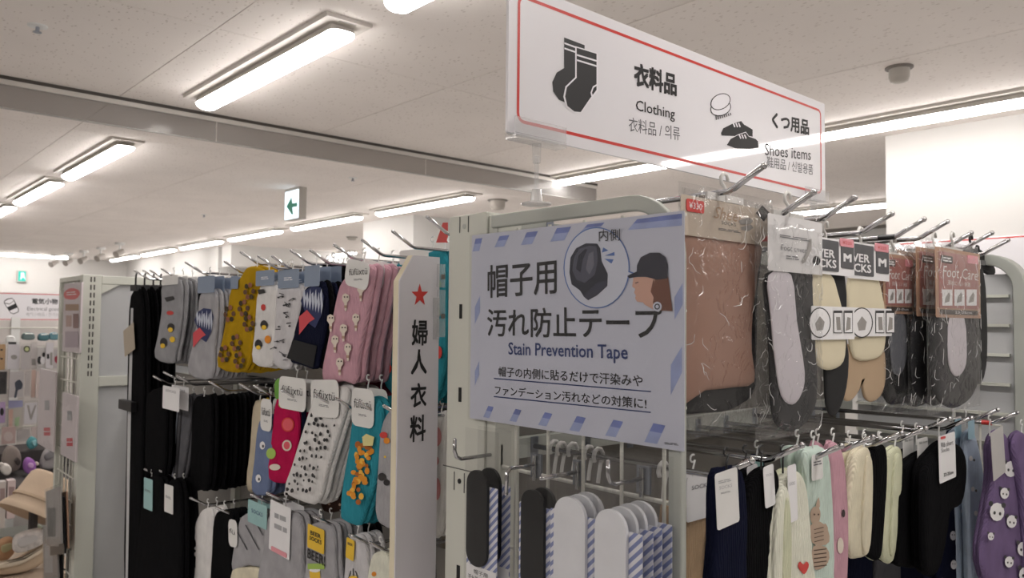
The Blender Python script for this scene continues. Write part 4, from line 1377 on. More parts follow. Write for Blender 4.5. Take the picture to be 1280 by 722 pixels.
product('sock_pair', 'socks', 'off-white socks with slim yellow tag', LX, Plane('x', 0.82), [(437, 676), (447, 667), (457, 672), (462, 700), (460, 745), (434, 745), (434, 705)], K['offwhite'], n=2, step=0.024, cards=[((439, 449, 672, 698), YELCARD, -0.08, [('BEER', (441, 447, 677, 680), INK, 0.02)])],
        decor=([(line(440, 722, 443, 712, 1.2), 0), (line(446, 720, 446, 709, 1.2), 0), (line(452, 722, 449, 712, 1.2), 0), (circ(446, 722, 6, 4), 1)], [INK, YELCARD]))
product('sock_pair', 'socks', 'cream socks with orange dots beside the sign board', LX, Plane('x', 0.82), [(466, 698), (476, 688), (486, 690), (492, 710), (492, 745), (462, 745)], K['ivory'], n=2, step=0.024, decor=([(circ(472, 716, 3, 3), 0)], [mat('print_orange', (224, 140, 40))]))

# stacks further back in the third and fourth rows fill the wall below
q = Plane('x', 0.93)
for k, (x, c, w) in enumerate([(232, 'black', 'behind the white sneaker pair'), (300, 'black', 'behind the lace-knit pair'), (350, 'dgrey', 'behind the bunched grey pair'), (418, 'sand', 'behind the BEER pair'), (440, 'black', 'under the dotted brown pair'), (505, 'black', 'behind the sign board')]):
    product('sock_pair', 'socks', f'dark stacked socks deep in the third row {w}', LX, q, [(x, 655), (x + 20, 652), (x + 30, 660), (x + 32, 700), (x + 30, 760), (x - 4, 760), (x - 2, 700)], K[c], loop=False)

o = thing('price_card', 'small red card showing between a chrome hook and the cream post', 'card', Plane('x', 1.03).P(551, 303))
prints(Plane('x', 1.03), [([(553.5, 278), (560, 278), (560, 303), (545, 303)], 0)], [RED], o, 0.0, 'face')
prints(Plane('x', 1.031), [([(553.5, 278), (560, 278), (560, 303), (545, 303)], 0)], [WHITE], o, 0.0, 'backing')
p_ = Plane('x', 1.032).P(555, 300)
MB().tube([p_ + Vector((0.003, 0, 0.01)), Vector((p_.x + 0.003, p_.y, CAMZ + 0.118)), Vector((SX - 0.013, p_.y, CAMZ + 0.118))], 0.002, 6).build('stem', WHITEP, o)

# --- tall board reading women's clothing
pl = Plane('y', 1.125)
s0, s1, z0, z1 = pl.rect(498.5, 548.5, 312, 740)
s0 = pl.sz(498.5, 420)[0]
s1 = pl.sz(548.5, 420)[0]
z1 = pl.sz(530, 320)[1]
z0 = CAMZ - 0.56
t = thing('sign_board', 'tall narrow white board with a red star and black characters', 'sign', pl.at((s0 + s1) / 2, z0))
loop_card('board', pl, [(s0, z0), (s1, z0), (s1, z1), (s0 + 0.028, z1), (s0, z1 - 0.045)], mat('foam_board_face', (214, 211, 216), rough=0.55, var=0.02), t, -0.003, 0.003)
loop_card('foam_core', pl, [(s0 - 0.0004, z0 - 0.0003), (s1 + 0.0002, z0 - 0.0003), (s1 + 0.0002, z1 + 0.0003), (s0 + 0.0278, z1 + 0.0003), (s0 - 0.0004, z1 - 0.045)], mat('foam_core', (226, 216, 190), rough=0.8), t, -0.018, 0.0149)
star = []
for k in range(10):
    a = math.radians(90 + 36 * k)
    r = (11.5 if k % 2 == 0 else 4.6)
    star.append((524.5 + r * .95 * math.cos(a), 369 - r * 1.3 * math.sin(a)))
prints(pl, [(star, 0)], [RED], t, 0.0006, 'star')
for ch, bx in (('婦', (515, 534, 400, 431)), ('人', (514, 533, 437, 467)), ('衣', (513.5, 532.5, 479, 508)), ('料', (512.5, 531.5, 519, 551))):
    text_box(pl, ch, bx, INK, t, 0.0006, 0.02)
for ya, yb in ((330, 362), (362, 398), (398, 424)):
    card('clip', pl, (545.5, 555, ya, yb - 3), CLEAR, t, 0.001, 0.001, 0.003)
for yc in (346, 395):
    card('clip_stud', pl, (549, 553.5, yc - 3, yc + 3), BACK_GREY, t, 0.005, 0.001, 0.002)
card('clip_plate', pl, (541, 549, 372, 424), CLEAR, t, 0.0005, 0.001, 0.001)

# ------------------------------------------------------------------ packs on the hosiery rack, top row
Y = 0.60
FOLD_GLINT = mat('film_glint_white', (236, 236, 236), rough=0.12, var=0.01, coat=1.0)  # white that stands in for highlights along the bag folds


def bag(pl, box, parent, bulge=0.012, m=None, seed=1, amp=0.0022, back=0.010, n_glints=60):
    """Crinkled clear bag around a flat product."""
    s0, s1, z0, z1 = pl.rect(*box)
    rg = random.Random(seed)
    nn, mm = 12, 22
    nz_ = [[rg.uniform(-1, 1) for _ in range(nn + 1)] for _ in range(mm + 1)]
    mb = MB()
    for side in (1, -1):
        vs_, fs = [], []
        for j in range(mm + 1):
            for i in range(nn + 1):
                u, v = i / nn, j / mm
                edge = min(1, 9 * u, 9 * (1 - u)) * min(1, 12 * v, 12 * (1 - v))
                b_ = (bulge if side > 0 else back) * edge + 0.0003
                vs_.append(pl.at(s0 + (s1 - s0) * u, z1 + (z0 - z1) * v, side * b_ + amp * nz_[j][i] * edge * (side > 0)))
        for j in range(mm):
            for i in range(nn):
                q = j * (nn + 1) + i
                f = (q, q + 1, q + nn + 2, q + nn + 1)
                fs.append(f if side > 0 else f[::-1])
        mb.add(vs_, fs)
    o = mb.build('bag', m or FILM, parent, smooth=True)
    # fold edges of the film, whitened to paint in glints: too fine to pick apart one by one
    cr = MB()
    for k in range(n_glints):
        edgy = rg.random() < 0.6
        u, v = (rg.choice([rg.uniform(0.02, 0.2), rg.uniform(0.78, 0.97)]) if edgy else rg.uniform(0.1, 0.9)), rg.uniform(0.03, 0.97)
        a = rg.uniform(-0.9, 0.9) + (0 if rg.random() < 0.7 else 1.5)
        pts = []
        for i in range(rg.randint(3, 7)):
            if not (0.01 < u < 0.99 and 0.01 < v < 0.99):
                break
            e = min(1, 9 * u, 9 * (1 - u)) * min(1, 12 * v, 12 * (1 - v))
            pts.append(pl.at(s0 + (s1 - s0) * u, z1 + (z0 - z1) * v, bulge * e + 0.0016))
            a += rg.uniform(-0.9, 0.9)
            L = rg.uniform(0.003, 0.009)
            u += math.sin(a) * L / (s1 - s0)
            v += math.cos(a) * L / (z1 - z0)
        if len(pts) > 2:
            w0 = rg.uniform(0.00025, 0.0006)
            cr.tube(pts, [w0 * (0.35 + 0.65 * math.sin(math.pi * (i + 0.5) / len(pts))) for i in range(len(pts))], 4)
    c = cr.build('fold_glints', FOLD_GLINT, parent)
    c['kind'] = 'stuff'
    return o


def pack(name, cat, label, group, y, bodies, cards=(), texts=(), shapes=(), bagbox=None, n=1, step=0.03, loop=None, seed=1, loop_m=None):
    pl = Plane('y', y)
    pts = bodies[0][0]
    base = pl.P(sum(p[0] for p in pts) / len(pts), max(p[1] for b in bodies for p in b[0]))
    sfx = f', {ORD[0]}' if n > 1 else ''
    o = thing(name, label + sfx, cat, base, group)
    for b in bodies:
        puffy(b[4] if len(b) > 4 else 'sock', pl, b[0], b[2], b[1], o, b[3])
    cds = []
    for c in cards:
        cds.append(card(c[3] if len(c) > 3 else 'card', pl, c[0], c[1], o, c[2], 0.003, 0.0008, c[4] if len(c) > 4 else 0.0))
    for s, bx, m, ci, off, bold, sh in texts:
        text_box(pl, s, bx, m, cds[ci], off, bold, 'lettering', sh)
    if shapes:
        for sh, mats, off, ci in shapes:
            prints(pl, sh, mats, cds[ci] if ci is not None else o, off, 'picture')
    if bagbox:
        bag(pl, bagbox, o, seed=seed)
    if loop:
        s, z = pl.sz(*loop)
        MB().tube([pl.at(s, z - 0.012), pl.at(s, z + 0.006), pl.at(s - 0.008, z + 0.012), pl.at(s - 0.010, z + 0.020), pl.at(s - 0.004, z + 0.026), pl.at(s + 0.005, z + 0.025), pl.at(s + 0.008, z + 0.017)], 0.0026, 8).build('hanger_loop', loop_m or mat('milk_plastic', (222, 220, 216), rough=0.3), o, smooth=True)
        MB().box(*sorted((s - 0.045, s + 0.045)), y - 0.002, y + 0.002, z - 0.014, z - 0.004).build('hanger_bar', loop_m or mat('milk_plastic', (222, 220, 216), rough=0.3), o)
    if n > 1:
        copies(o, n - 1, (0, step, 0), lambda i: label + f', {ORD[i]}')
    return o


G = 'hosiery packs in the top row of the rack'
SHEERM = mat('sheer_tights', (160, 124, 108), rough=0.7, var=0.06, scale=14, bump=0.15, bscale=30)
HOSEB = mat('black_hose', (20, 20, 22), rough=0.8, var=0.1, scale=20)
BEIGEC = paper('beige_card', (190, 176, 160))
SOLE = mat('white_insole', (206, 200, 206), rough=0.8, var=0.03)
FOOTB = mat('charcoal_foot', (36, 36, 39), rough=0.85, var=0.12, scale=26, bump=0.2, bscale=40)
CREAMS = mat('cream_footsock', (222, 212, 184), rough=0.9, var=0.04, bump=0.15, bscale=50)
TANS = mat('tan_footsock', (182, 158, 130), rough=0.9, var=0.05, bump=0.15, bscale=50)
GREYPIC = mat('picture_grey', (150, 146, 142), rough=0.5)
pack('tights_pack', 'tights', 'beige sheer socks in a crinkled clear bag with beige card', G, 0.622,
     [([(846, 300), (900, 301), (948, 300), (946, 340), (939, 395), (938, 440), (941, 478), (915, 484), (880, 488), (846, 492)], SHEERM, 0.010, 0.0),
      ([(846, 470), (900, 470), (940, 462), (943, 492), (915, 512), (880, 516), (846, 514)], HOSEB, 0.007, -0.004),
      ([(930, 340), (946, 340), (948, 420), (944, 482), (930, 480)], HOSEB, 0.006, -0.0045)],
     cards=[((846, 963, 254, 301), BEIGEC, 0.006), ((852, 874, 250.5, 266), RED, 0.0072, 'price_tag')],
     texts=[('Sheer', (886, 922, 261, 276), PALE[2], 0, 0.0076, 0.0, 0.4), ('SOCKS', (896, 914, 278, 282), GREYINK, 0, 0.0076, 0, 0), ('¥330', (855, 871, 254, 262), WHITE, 1, 0.0084, 0, 0), ('日本製 レディース', (892, 920, 287, 290), GREYINK, 0, 0.0076, 0, 0)],
     shapes=[([([(947, 257), (957, 267), (949, 277), (939, 267)], 0), ([(917, 276), (930, 272), (936, 276), (932, 281), (920, 281)], 1), ([(920, 284), (933, 281), (936, 285), (930, 289), (921, 288)], 1), ([(946, 302), (955, 293), (955, 302)], 2)], [HOSEB, GREYPIC, RED], 0.0076, 0)],
     bagbox=(848, 966, 238, 542), loop=(906, 240), seed=3)
pack('tights_pack', 'tights', 'second sheer socks pack just behind the beige one', G, 0.665,
     [([(846, 300), (900, 301), (948, 300), (946, 360), (940, 440), (941, 490), (880, 498), (846, 500)], HOSEB, 0.010, 0.0)], cards=[((850, 963, 258, 303), BEIGEC, 0.006)], bagbox=(852, 966, 245, 535), seed=8)
pack('foot_cover_pack', 'foot cover', 'charcoal foot cover with long white insole in crinkled bag', G, 0.60,
     [([(957, 342), (990, 340), (1016, 342), (1018, 390), (1017, 430), (1020, 475), (1016, 512), (997, 536), (973, 534), (964, 505), (962, 440), (958, 390)], FOOTB, 0.010, 0.0),
      ([(955, 344), (983, 343), (990, 400), (1000, 465), (996, 492), (985, 505), (971, 494), (963, 450), (958, 395)], SOLE, 0.004, 0.007, 'insole')],
     cards=[((952, 1020, 273, 341), paper('pale_card', (216, 214, 214)), 0.0095)],
     texts=[('Foot cover', (968, 1000, 308, 315), GREYINK, 0, 0.0112, 0, 0), ('つま先つつむフットカバー', (966, 1004, 296, 300), GREYINK, 0, 0.0112, 0, 0), ('抗菌防臭', (974, 990, 320, 325), GREYINK, 0, 0.0112, 0, 0)],
     shapes=[([([(1002, 300), (1006, 299), (1006, 312), (998, 328), (994, 330), (993, 327), (1000, 314)], 0), (circ(1012, 326, 5, 6), 1)], [GREYPIC, HOSEB], 0.0112, 0)],
     bagbox=(944, 1026, 262, 545), loop=(985, 262), seed=5)
OVERC = paper('over_card', (72, 72, 76))


def over(lbl, y, dx, dy, bodies, band, seed):
    c = (996 + dx, 1061 + dx, 298 + dy, 343 + dy)
    return pack('foot_sock_pack', 'foot socks', lbl, G, y, bodies,
                cards=[(c, WHITE, 0.0085), ((997 + dx, 1041 + dx, 299 + dy, 338 + dy), OVERC, 0.0094, 'name_panel'), ((1044 + dx, 1060 + dx, 299 + dy, 336 + dy), OVERC, 0.0094, 'size_panel'), ((1042 + dx, 1059 + dx, 299 + dy, 309 + dy), PINKTAG, 0.0103, 'price_panel'), (band, WHITE, 0.0088, 'belly_band')],
                texts=[('OVER', (1003 + dx, 1035 + dx, 311 + dy, 321 + dy), WHITE, 1, 0.0108, 0.02, 0), ('SOCKS', (999 + dx, 1037 + dx, 323.5 + dy, 333.5 + dy), WHITE, 1, 0.0108, 0.02, 0), ('M', (1047 + dx, 1056 + dx, 318 + dy, 327 + dy), WHITE, 2, 0.0106, 0.04, 0), ('¥220', (1045 + dx, 1056 + dx, 302 + dy, 306 + dy), RED, 3, 0.0115, 0, 0)],
                shapes=[([(circ(band[0] + 10, 403, 14, 19, 24), 0), (circ(band[0] + 10, 403, 12.6, 17.6, 24), 1), ([(band[0] + 4, 404), (band[0] + 10, 395), (band[0] + 16, 402), (band[0] + 14, 412), (band[0] + 6, 413)], 2),
                          (rect4(band[0] + 27, band[0] + 38, 388, 416), 0), (rect4(band[0] + 27.7, band[0] + 37.3, 391, 415), 1), (rect4(band[0] + 40, band[0] + 51, 388, 416), 0), (rect4(band[0] + 40.7, band[0] + 50.3, 391, 415), 1),
                          ([(band[0] + 30, 396), (band[0] + 35, 396), (band[0] + 36, 412), (band[0] + 31, 412)], 2), ([(band[0] + 44, 396), (band[0] + 48, 397), (band[0] + 48, 411), (band[0] + 42, 413)], 2)], [INK, WHITE, GREYPIC], 0.0100, 4)],
                loop=(1032 + dx, 297 + dy), seed=seed)


over('cream and black foot socks with belly band, beside the insole pack', 0.60, 0, 0,
     [([(1034, 344), (1058, 344), (1060, 420), (1063, 445), (1060, 485), (1050, 515), (1041, 519), (1035, 505), (1033, 460), (1030, 400)], HOSEB, 0.006, -0.004),
      ([(1012, 343), (1036, 343), (1044, 362), (1052, 395), (1055, 425), (1052, 452), (1038, 462), (1022, 457), (1015, 430), (1011, 390)], CREAMS, 0.009, 0.001)], (1007, 1061, 383, 424), 4)
over('cream and tan split-toe foot socks with belly band', 0.612, 44, 6,
     [([(1062, 430), (1085, 428), (1105, 432), (1109, 465), (1105, 490), (1093, 502), (1083, 497), (1078, 474), (1073, 490), (1064, 501), (1057, 497), (1062, 470)], TANS, 0.006, -0.0035),
      ([(1060, 347), (1092, 346), (1100, 365), (1105, 400), (1103, 437), (1090, 449), (1066, 447), (1060, 410)], CREAMS, 0.009, 0.001)], (1060, 1108, 385, 420), 6)
ROSE = paper('rose_panel', (168, 112, 106))
DK = paper('dark_panel', (66, 56, 52))


def care(lbl, y, x0, x1, y0, y1, n, bodies, seed, bagbox, step=0.028):
    w, h = x1 - x0, y1 - y0
    X = lambda a: x0 + a * w
    Z = lambda a: y0 + a * h
    sh = []
    for k in range(3):
        sh += [(rect4(X(.13 + .27 * k), X(.36 + .27 * k), Z(.58), Z(.82)), 0), ([(X(.18 + .27 * k), Z(.78)), (X(.20 + .27 * k), Z(.70)), (X(.28 + .27 * k), Z(.62)), (X(.31 + .27 * k), Z(.66)), (X(.29 + .27 * k), Z(.76))], 1)]
    pack('foot_cover_pack', 'foot cover', lbl, G, y, bodies,
         cards=[((x0, x1, y0, y1), KRAFT, 0.0085), ((X(.07), X(.95), Z(.06), Z(.86)), ROSE, 0.0094, 'rose_panel'), ((X(.09), X(.94), Z(.885), Z(.955)), DK, 0.0094, 'size_strip'), ((X(.10), X(.36), Z(.08), Z(.19)), DK, 0.0103, 'number_panel'), ((X(.70), X(.93), Z(.08), Z(.20)), PINKTAG, 0.0103, 'price_panel')],
         texts=[('Foot Care', (X(.14), X(.92), Z(.26), Z(.42)), FU, 1, 0.0106, 0, .25), ('2P', (X(.14), X(.33), Z(.10), Z(.175)), WHITE, 3, 0.0115, .02, 0), ('23-25cm', (X(.42), X(.80), Z(.905), Z(.94)), WHITE, 2, 0.0106, 0, 0), ('蒸れにくい 快適', (X(.26), X(.76), Z(.46), Z(.53)), FU, 1, 0.0106, 0, 0)],
         shapes=[(sh, [WHITE, GREYPIC], 0.0106, 0)], bagbox=bagbox, n=n, loop=(X(.5), y0 - 6), seed=seed, step=step)


care('black foot cover under a rose and kraft card, tucked behind its neighbours', 0.62, 1098, 1136, 319, 392, 1,
     [([(1100, 392), (1134, 392), (1138, 440), (1134, 490), (1120, 505), (1106, 498), (1100, 450)], HOSEB, 0.009, 0), ([(1108, 394), (1126, 394), (1129, 440), (1124, 463), (1116, 468), (1110, 455)], mat('grey_sole', (104, 106, 112), rough=0.9), 0.004, 0.006, 'insole')], 9, (1096, 1142, 308, 512))
care('charcoal foot cover with white insole and large kraft card', 0.57, 1163, 1219, 313, 397, 4,
     [([(1166, 396), (1190, 395), (1215, 397), (1219, 440), (1220, 475), (1212, 497), (1191, 510), (1172, 499), (1163, 472), (1162, 435)], FOOTB, 0.010, 0),
      ([(1182, 396), (1200, 397), (1203, 445), (1199, 463), (1191, 470), (1184, 464), (1180, 445)], SOLE, 0.004, 0.007, 'insole'), (circ(1209, 479, 7.5, 9, 10), HOSEB, 0.003, 0.007, 'heel_pad')], 11, (1158, 1224, 303, 513), 0.034)
pack('foot_cover_pack', 'foot cover', 'plain black foot cover hanging beside the large kraft card', G, 0.60, [([(1216, 330), (1228, 340), (1232, 400), (1231, 460), (1222, 480), (1217, 430)], HOSEB, 0.009, 0)], loop=(1222, 322), loop_m=BLACKP)
pack('foot_cover_pack', 'foot cover', 'black lace foot cover at the far end of the top row', G, 0.64, [([(1196, 318), (1225, 312), (1243, 336), (1238, 345), (1222, 335), (1205, 345)], HOSEB, 0.008, 0)], loop=(1214, 308), loop_m=BLACKP)

# ------------------------------------------------------------------ socks in the lower row of the hosiery rack
G2 = 'socks in the lower row of the hosiery rack'
TXTGREY = GREYINK


def low(desc, y, body, m, cards=(), decor=(), n=1, t=0.014, two=True, step=0.024, black_loop=False, texts=(), second=None, extra=()):
    return product('sock_pair', 'socks', desc, G2, Plane('y', y), body, m, t, two, cards, decor, texts, n, step, True, BLACKP if black_loop else None, second=second, extra=extra)


low('tan socks under a white boxed header at the frame edge', 0.66, [(850, 640), (866, 636), (882, 640), (886, 690), (884, 750), (850, 750)], K['tan'], [((850, 882, 592, 647), WHITE, 0.0, [('SOCKS', (856, 878, 603, 608), GREYINK, 0.0)])], n=2)
low('dark grey socks behind the tan pair', 0.68, [(884, 640), (894, 634), (902, 640), (902, 700), (898, 750), (880, 750)], K['dgrey'])
low('navy socks with a white leaflet card', 0.572, [(892, 596), (908, 586), (924, 588), (930, 640), (929, 690), (926, 750), (888, 750), (890, 680)], K['navy'],
    [((884, 912, 586, 656), FU, 0.08, [('RELAX', (888, 904, 597, 601), LIGHTINK, 0), ('SOCKS', (889, 905, 604, 608), LIGHTINK, 0), ('レッグ', (891, 903, 612, 614), GREYINK, 0)])], decor=([([(895, 618), (898, 617), (899, 627), (896, 634), (892, 634), (895, 628)], 0)], [INK]), black_loop=True)
low('black socks with a slim white strip card', 0.60, [(932, 612), (944, 592), (960, 584), (970, 594), (968, 640), (962, 690), (960, 750), (924, 750), (925, 690), (927, 640)], K['black'], [((945, 958, 580, 632), WHITE, 0.10, [('SOCKS', (948, 956, 590, 593), LIGHTINK, 0)])], black_loop=True, n=2)
low('pale blue carded socks half hidden by the black pair', 0.67, [(926, 592), (940, 572), (952, 574), (950, 620), (936, 640), (926, 630)], K['navy'], [((936, 946, 574, 612), TEALCARD)])
low('ivory socks with a small red heart', 0.60, [(962, 625), (970, 603), (984, 588), (996, 590), (1003, 610), (1007, 650), (1011, 700), (1012, 750), (956, 750), (955, 690), (957, 650)], K['ivory'], [((973, 984, 579, 650), WHITE, 0.06, [('SOCKS', (975, 982, 600, 604), LIGHTINK, 0)])], t=0.02,
    second=K['palegreen'], extra=[([(960, 640), (966, 612), (973, 606), (977, 625), (979, 680), (980, 750), (958, 750), (957, 690)], K['ivory'], 0.012, 0.009), ([(968, 640), (972, 618), (976, 640), (977, 700), (974, 750), (966, 750)], K['palegreen'], 0.006, 0.0135)],
    decor=([(smooth_loop([(995, 703), (991, 699), (988, 704), (991, 710), (996, 715), (1000, 710), (1002, 703), (999, 699)], 2), 0)], [RED]), black_loop=True)
cat_ = [(smooth_loop(b, 2), k) for b, k in [([(1006, 640), (1010, 632), (1017, 633), (1019, 642), (1016, 652), (1008, 652)], 0), ([(1014, 626), (1017, 620), (1018, 632), (1013, 634)], 0), ([(1006, 655), (1018, 650), (1028, 660), (1030, 675), (1020, 680), (1008, 676)], 0), ([(1010, 680), (1026, 682), (1030, 695), (1024, 706), (1012, 710), (1008, 695)], 0),
        ([(1024, 652), (1028, 658), (1026, 664), (1022, 660)], 0)]] + [(line(1010, 686 + 5 * k, 1026, 684 + 5 * k, 1.4), 1) for k in range(5)] + [(line(1010, 660 + 5 * k, 1022, 657 + 5 * k, 1.0), 1) for k in range(4)] + [(circ(1010, 641, 1.2), 1), (circ(1015, 641, 1.2), 1)]
cat_ = [([tuple(p) for p in b], k) for b, k in cat_]
low('mint socks with tabby cat print and small tag', 0.60, [(1002, 566), (1015, 560), (1031, 563), (1036, 610), (1039, 680), (1038, 750), (1009, 750), (1006, 680), (1004, 610)], K['mint'], [((1006, 1020, 566, 598), FU, 0.0, [('CATS', (1008, 1018, 574, 580), GREYINK, 0)])], decor=(cat_, [mat('cat_tan', (182, 160, 140), rough=0.9), mat('cat_stripe', (96, 78, 66), rough=0.9)]), n=2)
low('rose pink patterned socks, edge-on between mint and cream pairs', 0.60, [(1036, 560), (1046, 556), (1052, 580), (1056, 640), (1056, 700), (1052, 750), (1038, 750), (1037, 650)], K['pink'], decor=([(circ(1048, 640, 2, 5), 0), (circ(1044, 680, 4, 10), 1)], [mat('print_dark2', (60, 48, 48)), PALE[0]]), n=2, step=0.02)
low('cream ribbed short socks, first in the middle of the row', 0.60, [(1066, 572), (1076, 560), (1084, 562), (1085, 600), (1082, 650), (1080, 690), (1070, 697), (1060, 694), (1055, 660), (1059, 610)], K['cream'], extra=[([(1074, 600), (1077, 570), (1082, 572), (1083, 610), (1080, 680), (1073, 690), (1071, 650)], K['cream'], 0.008, 0.008)], n=2, step=0.022)
low('black ribbed short socks between the two cream pairs', 0.60, [(1086, 570), (1094, 558), (1104, 558), (1105, 600), (1101, 660), (1097, 697), (1086, 697), (1077, 684), (1080, 630)], K['black'], n=2)
low('pale ribbed short socks with a folded edge', 0.60, [(1106, 572), (1114, 560), (1123, 560), (1124, 590), (1119, 624), (1118, 660), (1113, 701), (1101, 697), (1100, 660), (1103, 610)], K['palegreen'], extra=[([(1110, 590), (1113, 568), (1119, 570), (1119, 610), (1114, 625), (1110, 690), (1106, 680), (1108, 630)], K['palegreen'], 0.008, 0.008)], n=2, step=0.022)
low('black rib short socks with a grey shaded card', 0.60, [(1124, 590), (1138, 572), (1156, 566), (1160, 600), (1156, 650), (1147, 704), (1128, 708), (1116, 700), (1117, 650)], K['black'], [((1139, 1152, 546, 592), FU, 0.0, [('Rib short', (1141, 1151, 550, 553), INK, 0)])], n=2)
low('black rib short socks with a bright white swing card', 0.57, [(1150, 590), (1164, 566), (1180, 552), (1196, 556), (1203, 572), (1203, 600), (1197, 628), (1182, 640), (1176, 680), (1166, 716), (1152, 713), (1149, 660)], K['black'],
    [((1163, 1184, 541, 599), WHITE, 0.04, [('Rib short', (1166, 1181, 550, 556), INK, 0), ('Socks', (1166, 1176, 558, 563), INK, 0), ('22-25cm', (1169, 1181, 588, 592), INK, 0.02)]), ((1165, 1171, 544, 547), RED)], t=0.02)
bears = []
for x, y in ((1186, 668), (1196, 672), (1205, 674), (1186, 704), (1197, 708), (1207, 710)):
    bears += [(circ(x, y, 4, 6, 10), 0), (circ(x - 1.4, y - 1, .7, .8, 6), 1), (circ(x + 1.4, y - 1, .7, .8, 6), 1)]
low('navy and blue socks with rows of little white bears', 0.63, [(1180, 640), (1194, 600), (1210, 590), (1215, 650), (1215, 700), (1214, 730), (1174, 730), (1174, 690)], K['navy'], decor=(bears, [WHITE, INK]), n=2)
lb = []
for x, y in ((1208, 572), (1214, 640), (1218, 700), (1210, 610)):
    lb += [(circ(x, y, 2.4, 3.4, 8), 0), (circ(x + 4, y + 2, 1.4, 1.8, 7), 1)]
low('light blue animal-face socks with pale blue header', 0.60, [(1205, 556), (1210, 540), (1216, 542), (1226, 590), (1230, 650), (1230, 750), (1213, 750), (1209, 660)], K['lblue'], [((1203, 1211, 524, 548), paper('sky_card', (160, 196, 212)))], decor=(lb, [WHITE, INK]), n=2, step=0.022)
low('dark navy socks tucked behind the white swing card', 0.66, [(1186, 560), (1190, 535), (1198, 535), (1200, 580), (1190, 600)], K['navy'], [((1188, 1195, 520, 545), FU)])
pan = []
for x, y, s_ in ((1256, 585, 1.0), (1248, 615, .7), (1238, 638, 1.15), (1256, 650, .8), (1270, 684, .9), (1252, 700, .7), (1272, 716, 1.0), (1228, 668, .5)):
    pan += [(circ(x, y, 8 * s_, 10 * s_, 12), 0), (circ(x - 7 * s_, y - 9 * s_, 2.6 * s_, 3 * s_, 8), 1), (circ(x + 7 * s_, y - 7 * s_, 2.6 * s_, 3 * s_, 8), 1), (circ(x - 3 * s_, y + 1 * s_, 1.4 * s_, 2 * s_, 7), 1), (circ(x + 3 * s_, y + 2 * s_, 1.4 * s_, 2 * s_, 7), 1)]
low('purple socks with white panda faces and grey swing tag', 0.535, [(1238, 556), (1246, 540), (1254, 543), (1266, 572), (1275, 620), (1279, 680), (1281, 750), (1246, 750), (1224, 704), (1230, 650), (1238, 600)], K['purple'], [((1229, 1245, 535, 596), paper('grey_tag', (184, 182, 180)), 0.14)], decor=(pan, [WHITE, INK]), t=0.018)
low('second purple animal-face socks at the picture edge', 0.52, [(1264, 556), (1272, 540), (1282, 548), (1294, 600), (1298, 680), (1296, 750), (1282, 750), (1280, 680), (1274, 610)], K['purple'], decor=([(circ(1284, 590, 5, 7), 0), (circ(1290, 640, 5, 8), 0)], [WHITE]))
for k, (x, c, w) in enumerate([(905, 'black', 'navy leaflet'), (985, 'black', 'ivory'), (1060, 'navy', 'cream ribbed'), (1095, 'dgrey', 'black ribbed'), (1125, 'navy', 'pale ribbed'), (1160, 'blue', 'swing card')]):
    low(f'dark socks hanging deeper in the lower row behind the {w} pair', 0.76, [(x, 640), (x + 14, 632), (x + 26, 640), (x + 28, 700), (x + 26, 770), (x - 4, 770), (x - 2, 700)], K[c])
# ring hangers seen through the end grid
for k, (x, y) in enumerate([(693, 560), (702, 562), (716, 563), (736, 567), (748, 570), (829, 588)]):
    rp = Plane('x', 0.905)
    s, z = rp.sz(x, y)
    t = thing('ring_hanger', f'white plastic ring hanger seen through the end grid, {NEAR[k]} from the post side', 'hanger', rp.at(s, z - 0.03), 'ring hangers on the lower hook')
    pts = [Vector((0.905 + 0.012 * math.cos(a) * 0.9, -s, z + 0.012 * math.sin(a))) for a in [math.radians(-60 + 40 * i) for i in range(8)]]
    MB().tube(pts, 0.0032, 8).build('ring', mat('milk_plastic', (222, 220, 216)), t, smooth=True)
    MB().tube([pts[0], pts[0] + Vector((-0.004, 0, -0.016)), pts[0] + Vector((-0.006, 0, -0.03))], 0.003, 8).build('stem', mat('milk_plastic', (222, 220, 216)), t)
product('sock_pair', 'socks', 'olive socks seen through the end grid', G2, Plane('x', 0.92), [(637, 625), (650, 618), (662, 622), (664, 680), (662, 760), (640, 760), (637, 690)], mat('knit_olive', (128, 128, 70), rough=0.9), loop=False)

# ------------------------------------------------------------------ slotted end rack on the far side of the sock wall
GY = 3.42
t = thing('end_rack', 'cream end rack with double-slotted post and grey panel', 'display rack', (0.95, GY, 0))
gp = MB().box(0.80, 0.868, GY, GY + 0.05, 0.0, H1).build('upright', CREAM, t, bevel=0.002)
q = Plane('y', GY)
for k in range(13):
    ya = 346 + 9.8 * k
    for xa in (114 - 0.33 * k, 118.3 - 0.36 * k):
        card('slot', q, (xa - .9, xa + .9, ya, ya + 6.2), mat('slot_shade', (70, 68, 64), rough=0.8), gp, 0.0002, 0.0005, 0.0006)
MB().box(0.8685, SX, GY + 0.002, GY + 0.04, H1 - 0.035, H1 - 0.002).build('top_bar', CREAM, t, bevel=0.002)
loop_card('corner_gusset', q, [(0.869, H1 - 0.036), (0.869, H1 - 0.075), (0.935, H1 - 0.036)], CREAM, t, -0.012, 0.01)
MB().box(0.8685, SX, GY + 0.018, GY + 0.03, CAMZ - 0.237, H1 - 0.0355).build('panel', PANEL_GREY, t)
MB().box(0.8685, SX, GY + 0.002, GY + 0.04, CAMZ - 0.277, CAMZ - 0.2375).build('cross_bar', CREAM, t, bevel=0.002)
MB().box(0.8685, SX, GY + 0.02, GY + 0.03, 0.1, CAMZ - 0.2775).build('panel', PANEL_GREY, t)
MB().box(0.8, SX, GY + 0.051, GY + 0.40, 0.0, 0.1).build('base_deck', CREAM_D, t)
MB().box(0.80, 0.83, GY + 0.051, GY + 0.36, H1 - 0.022, H1 - 0.002).build('end_frame', CREAM, t, bevel=0.002)
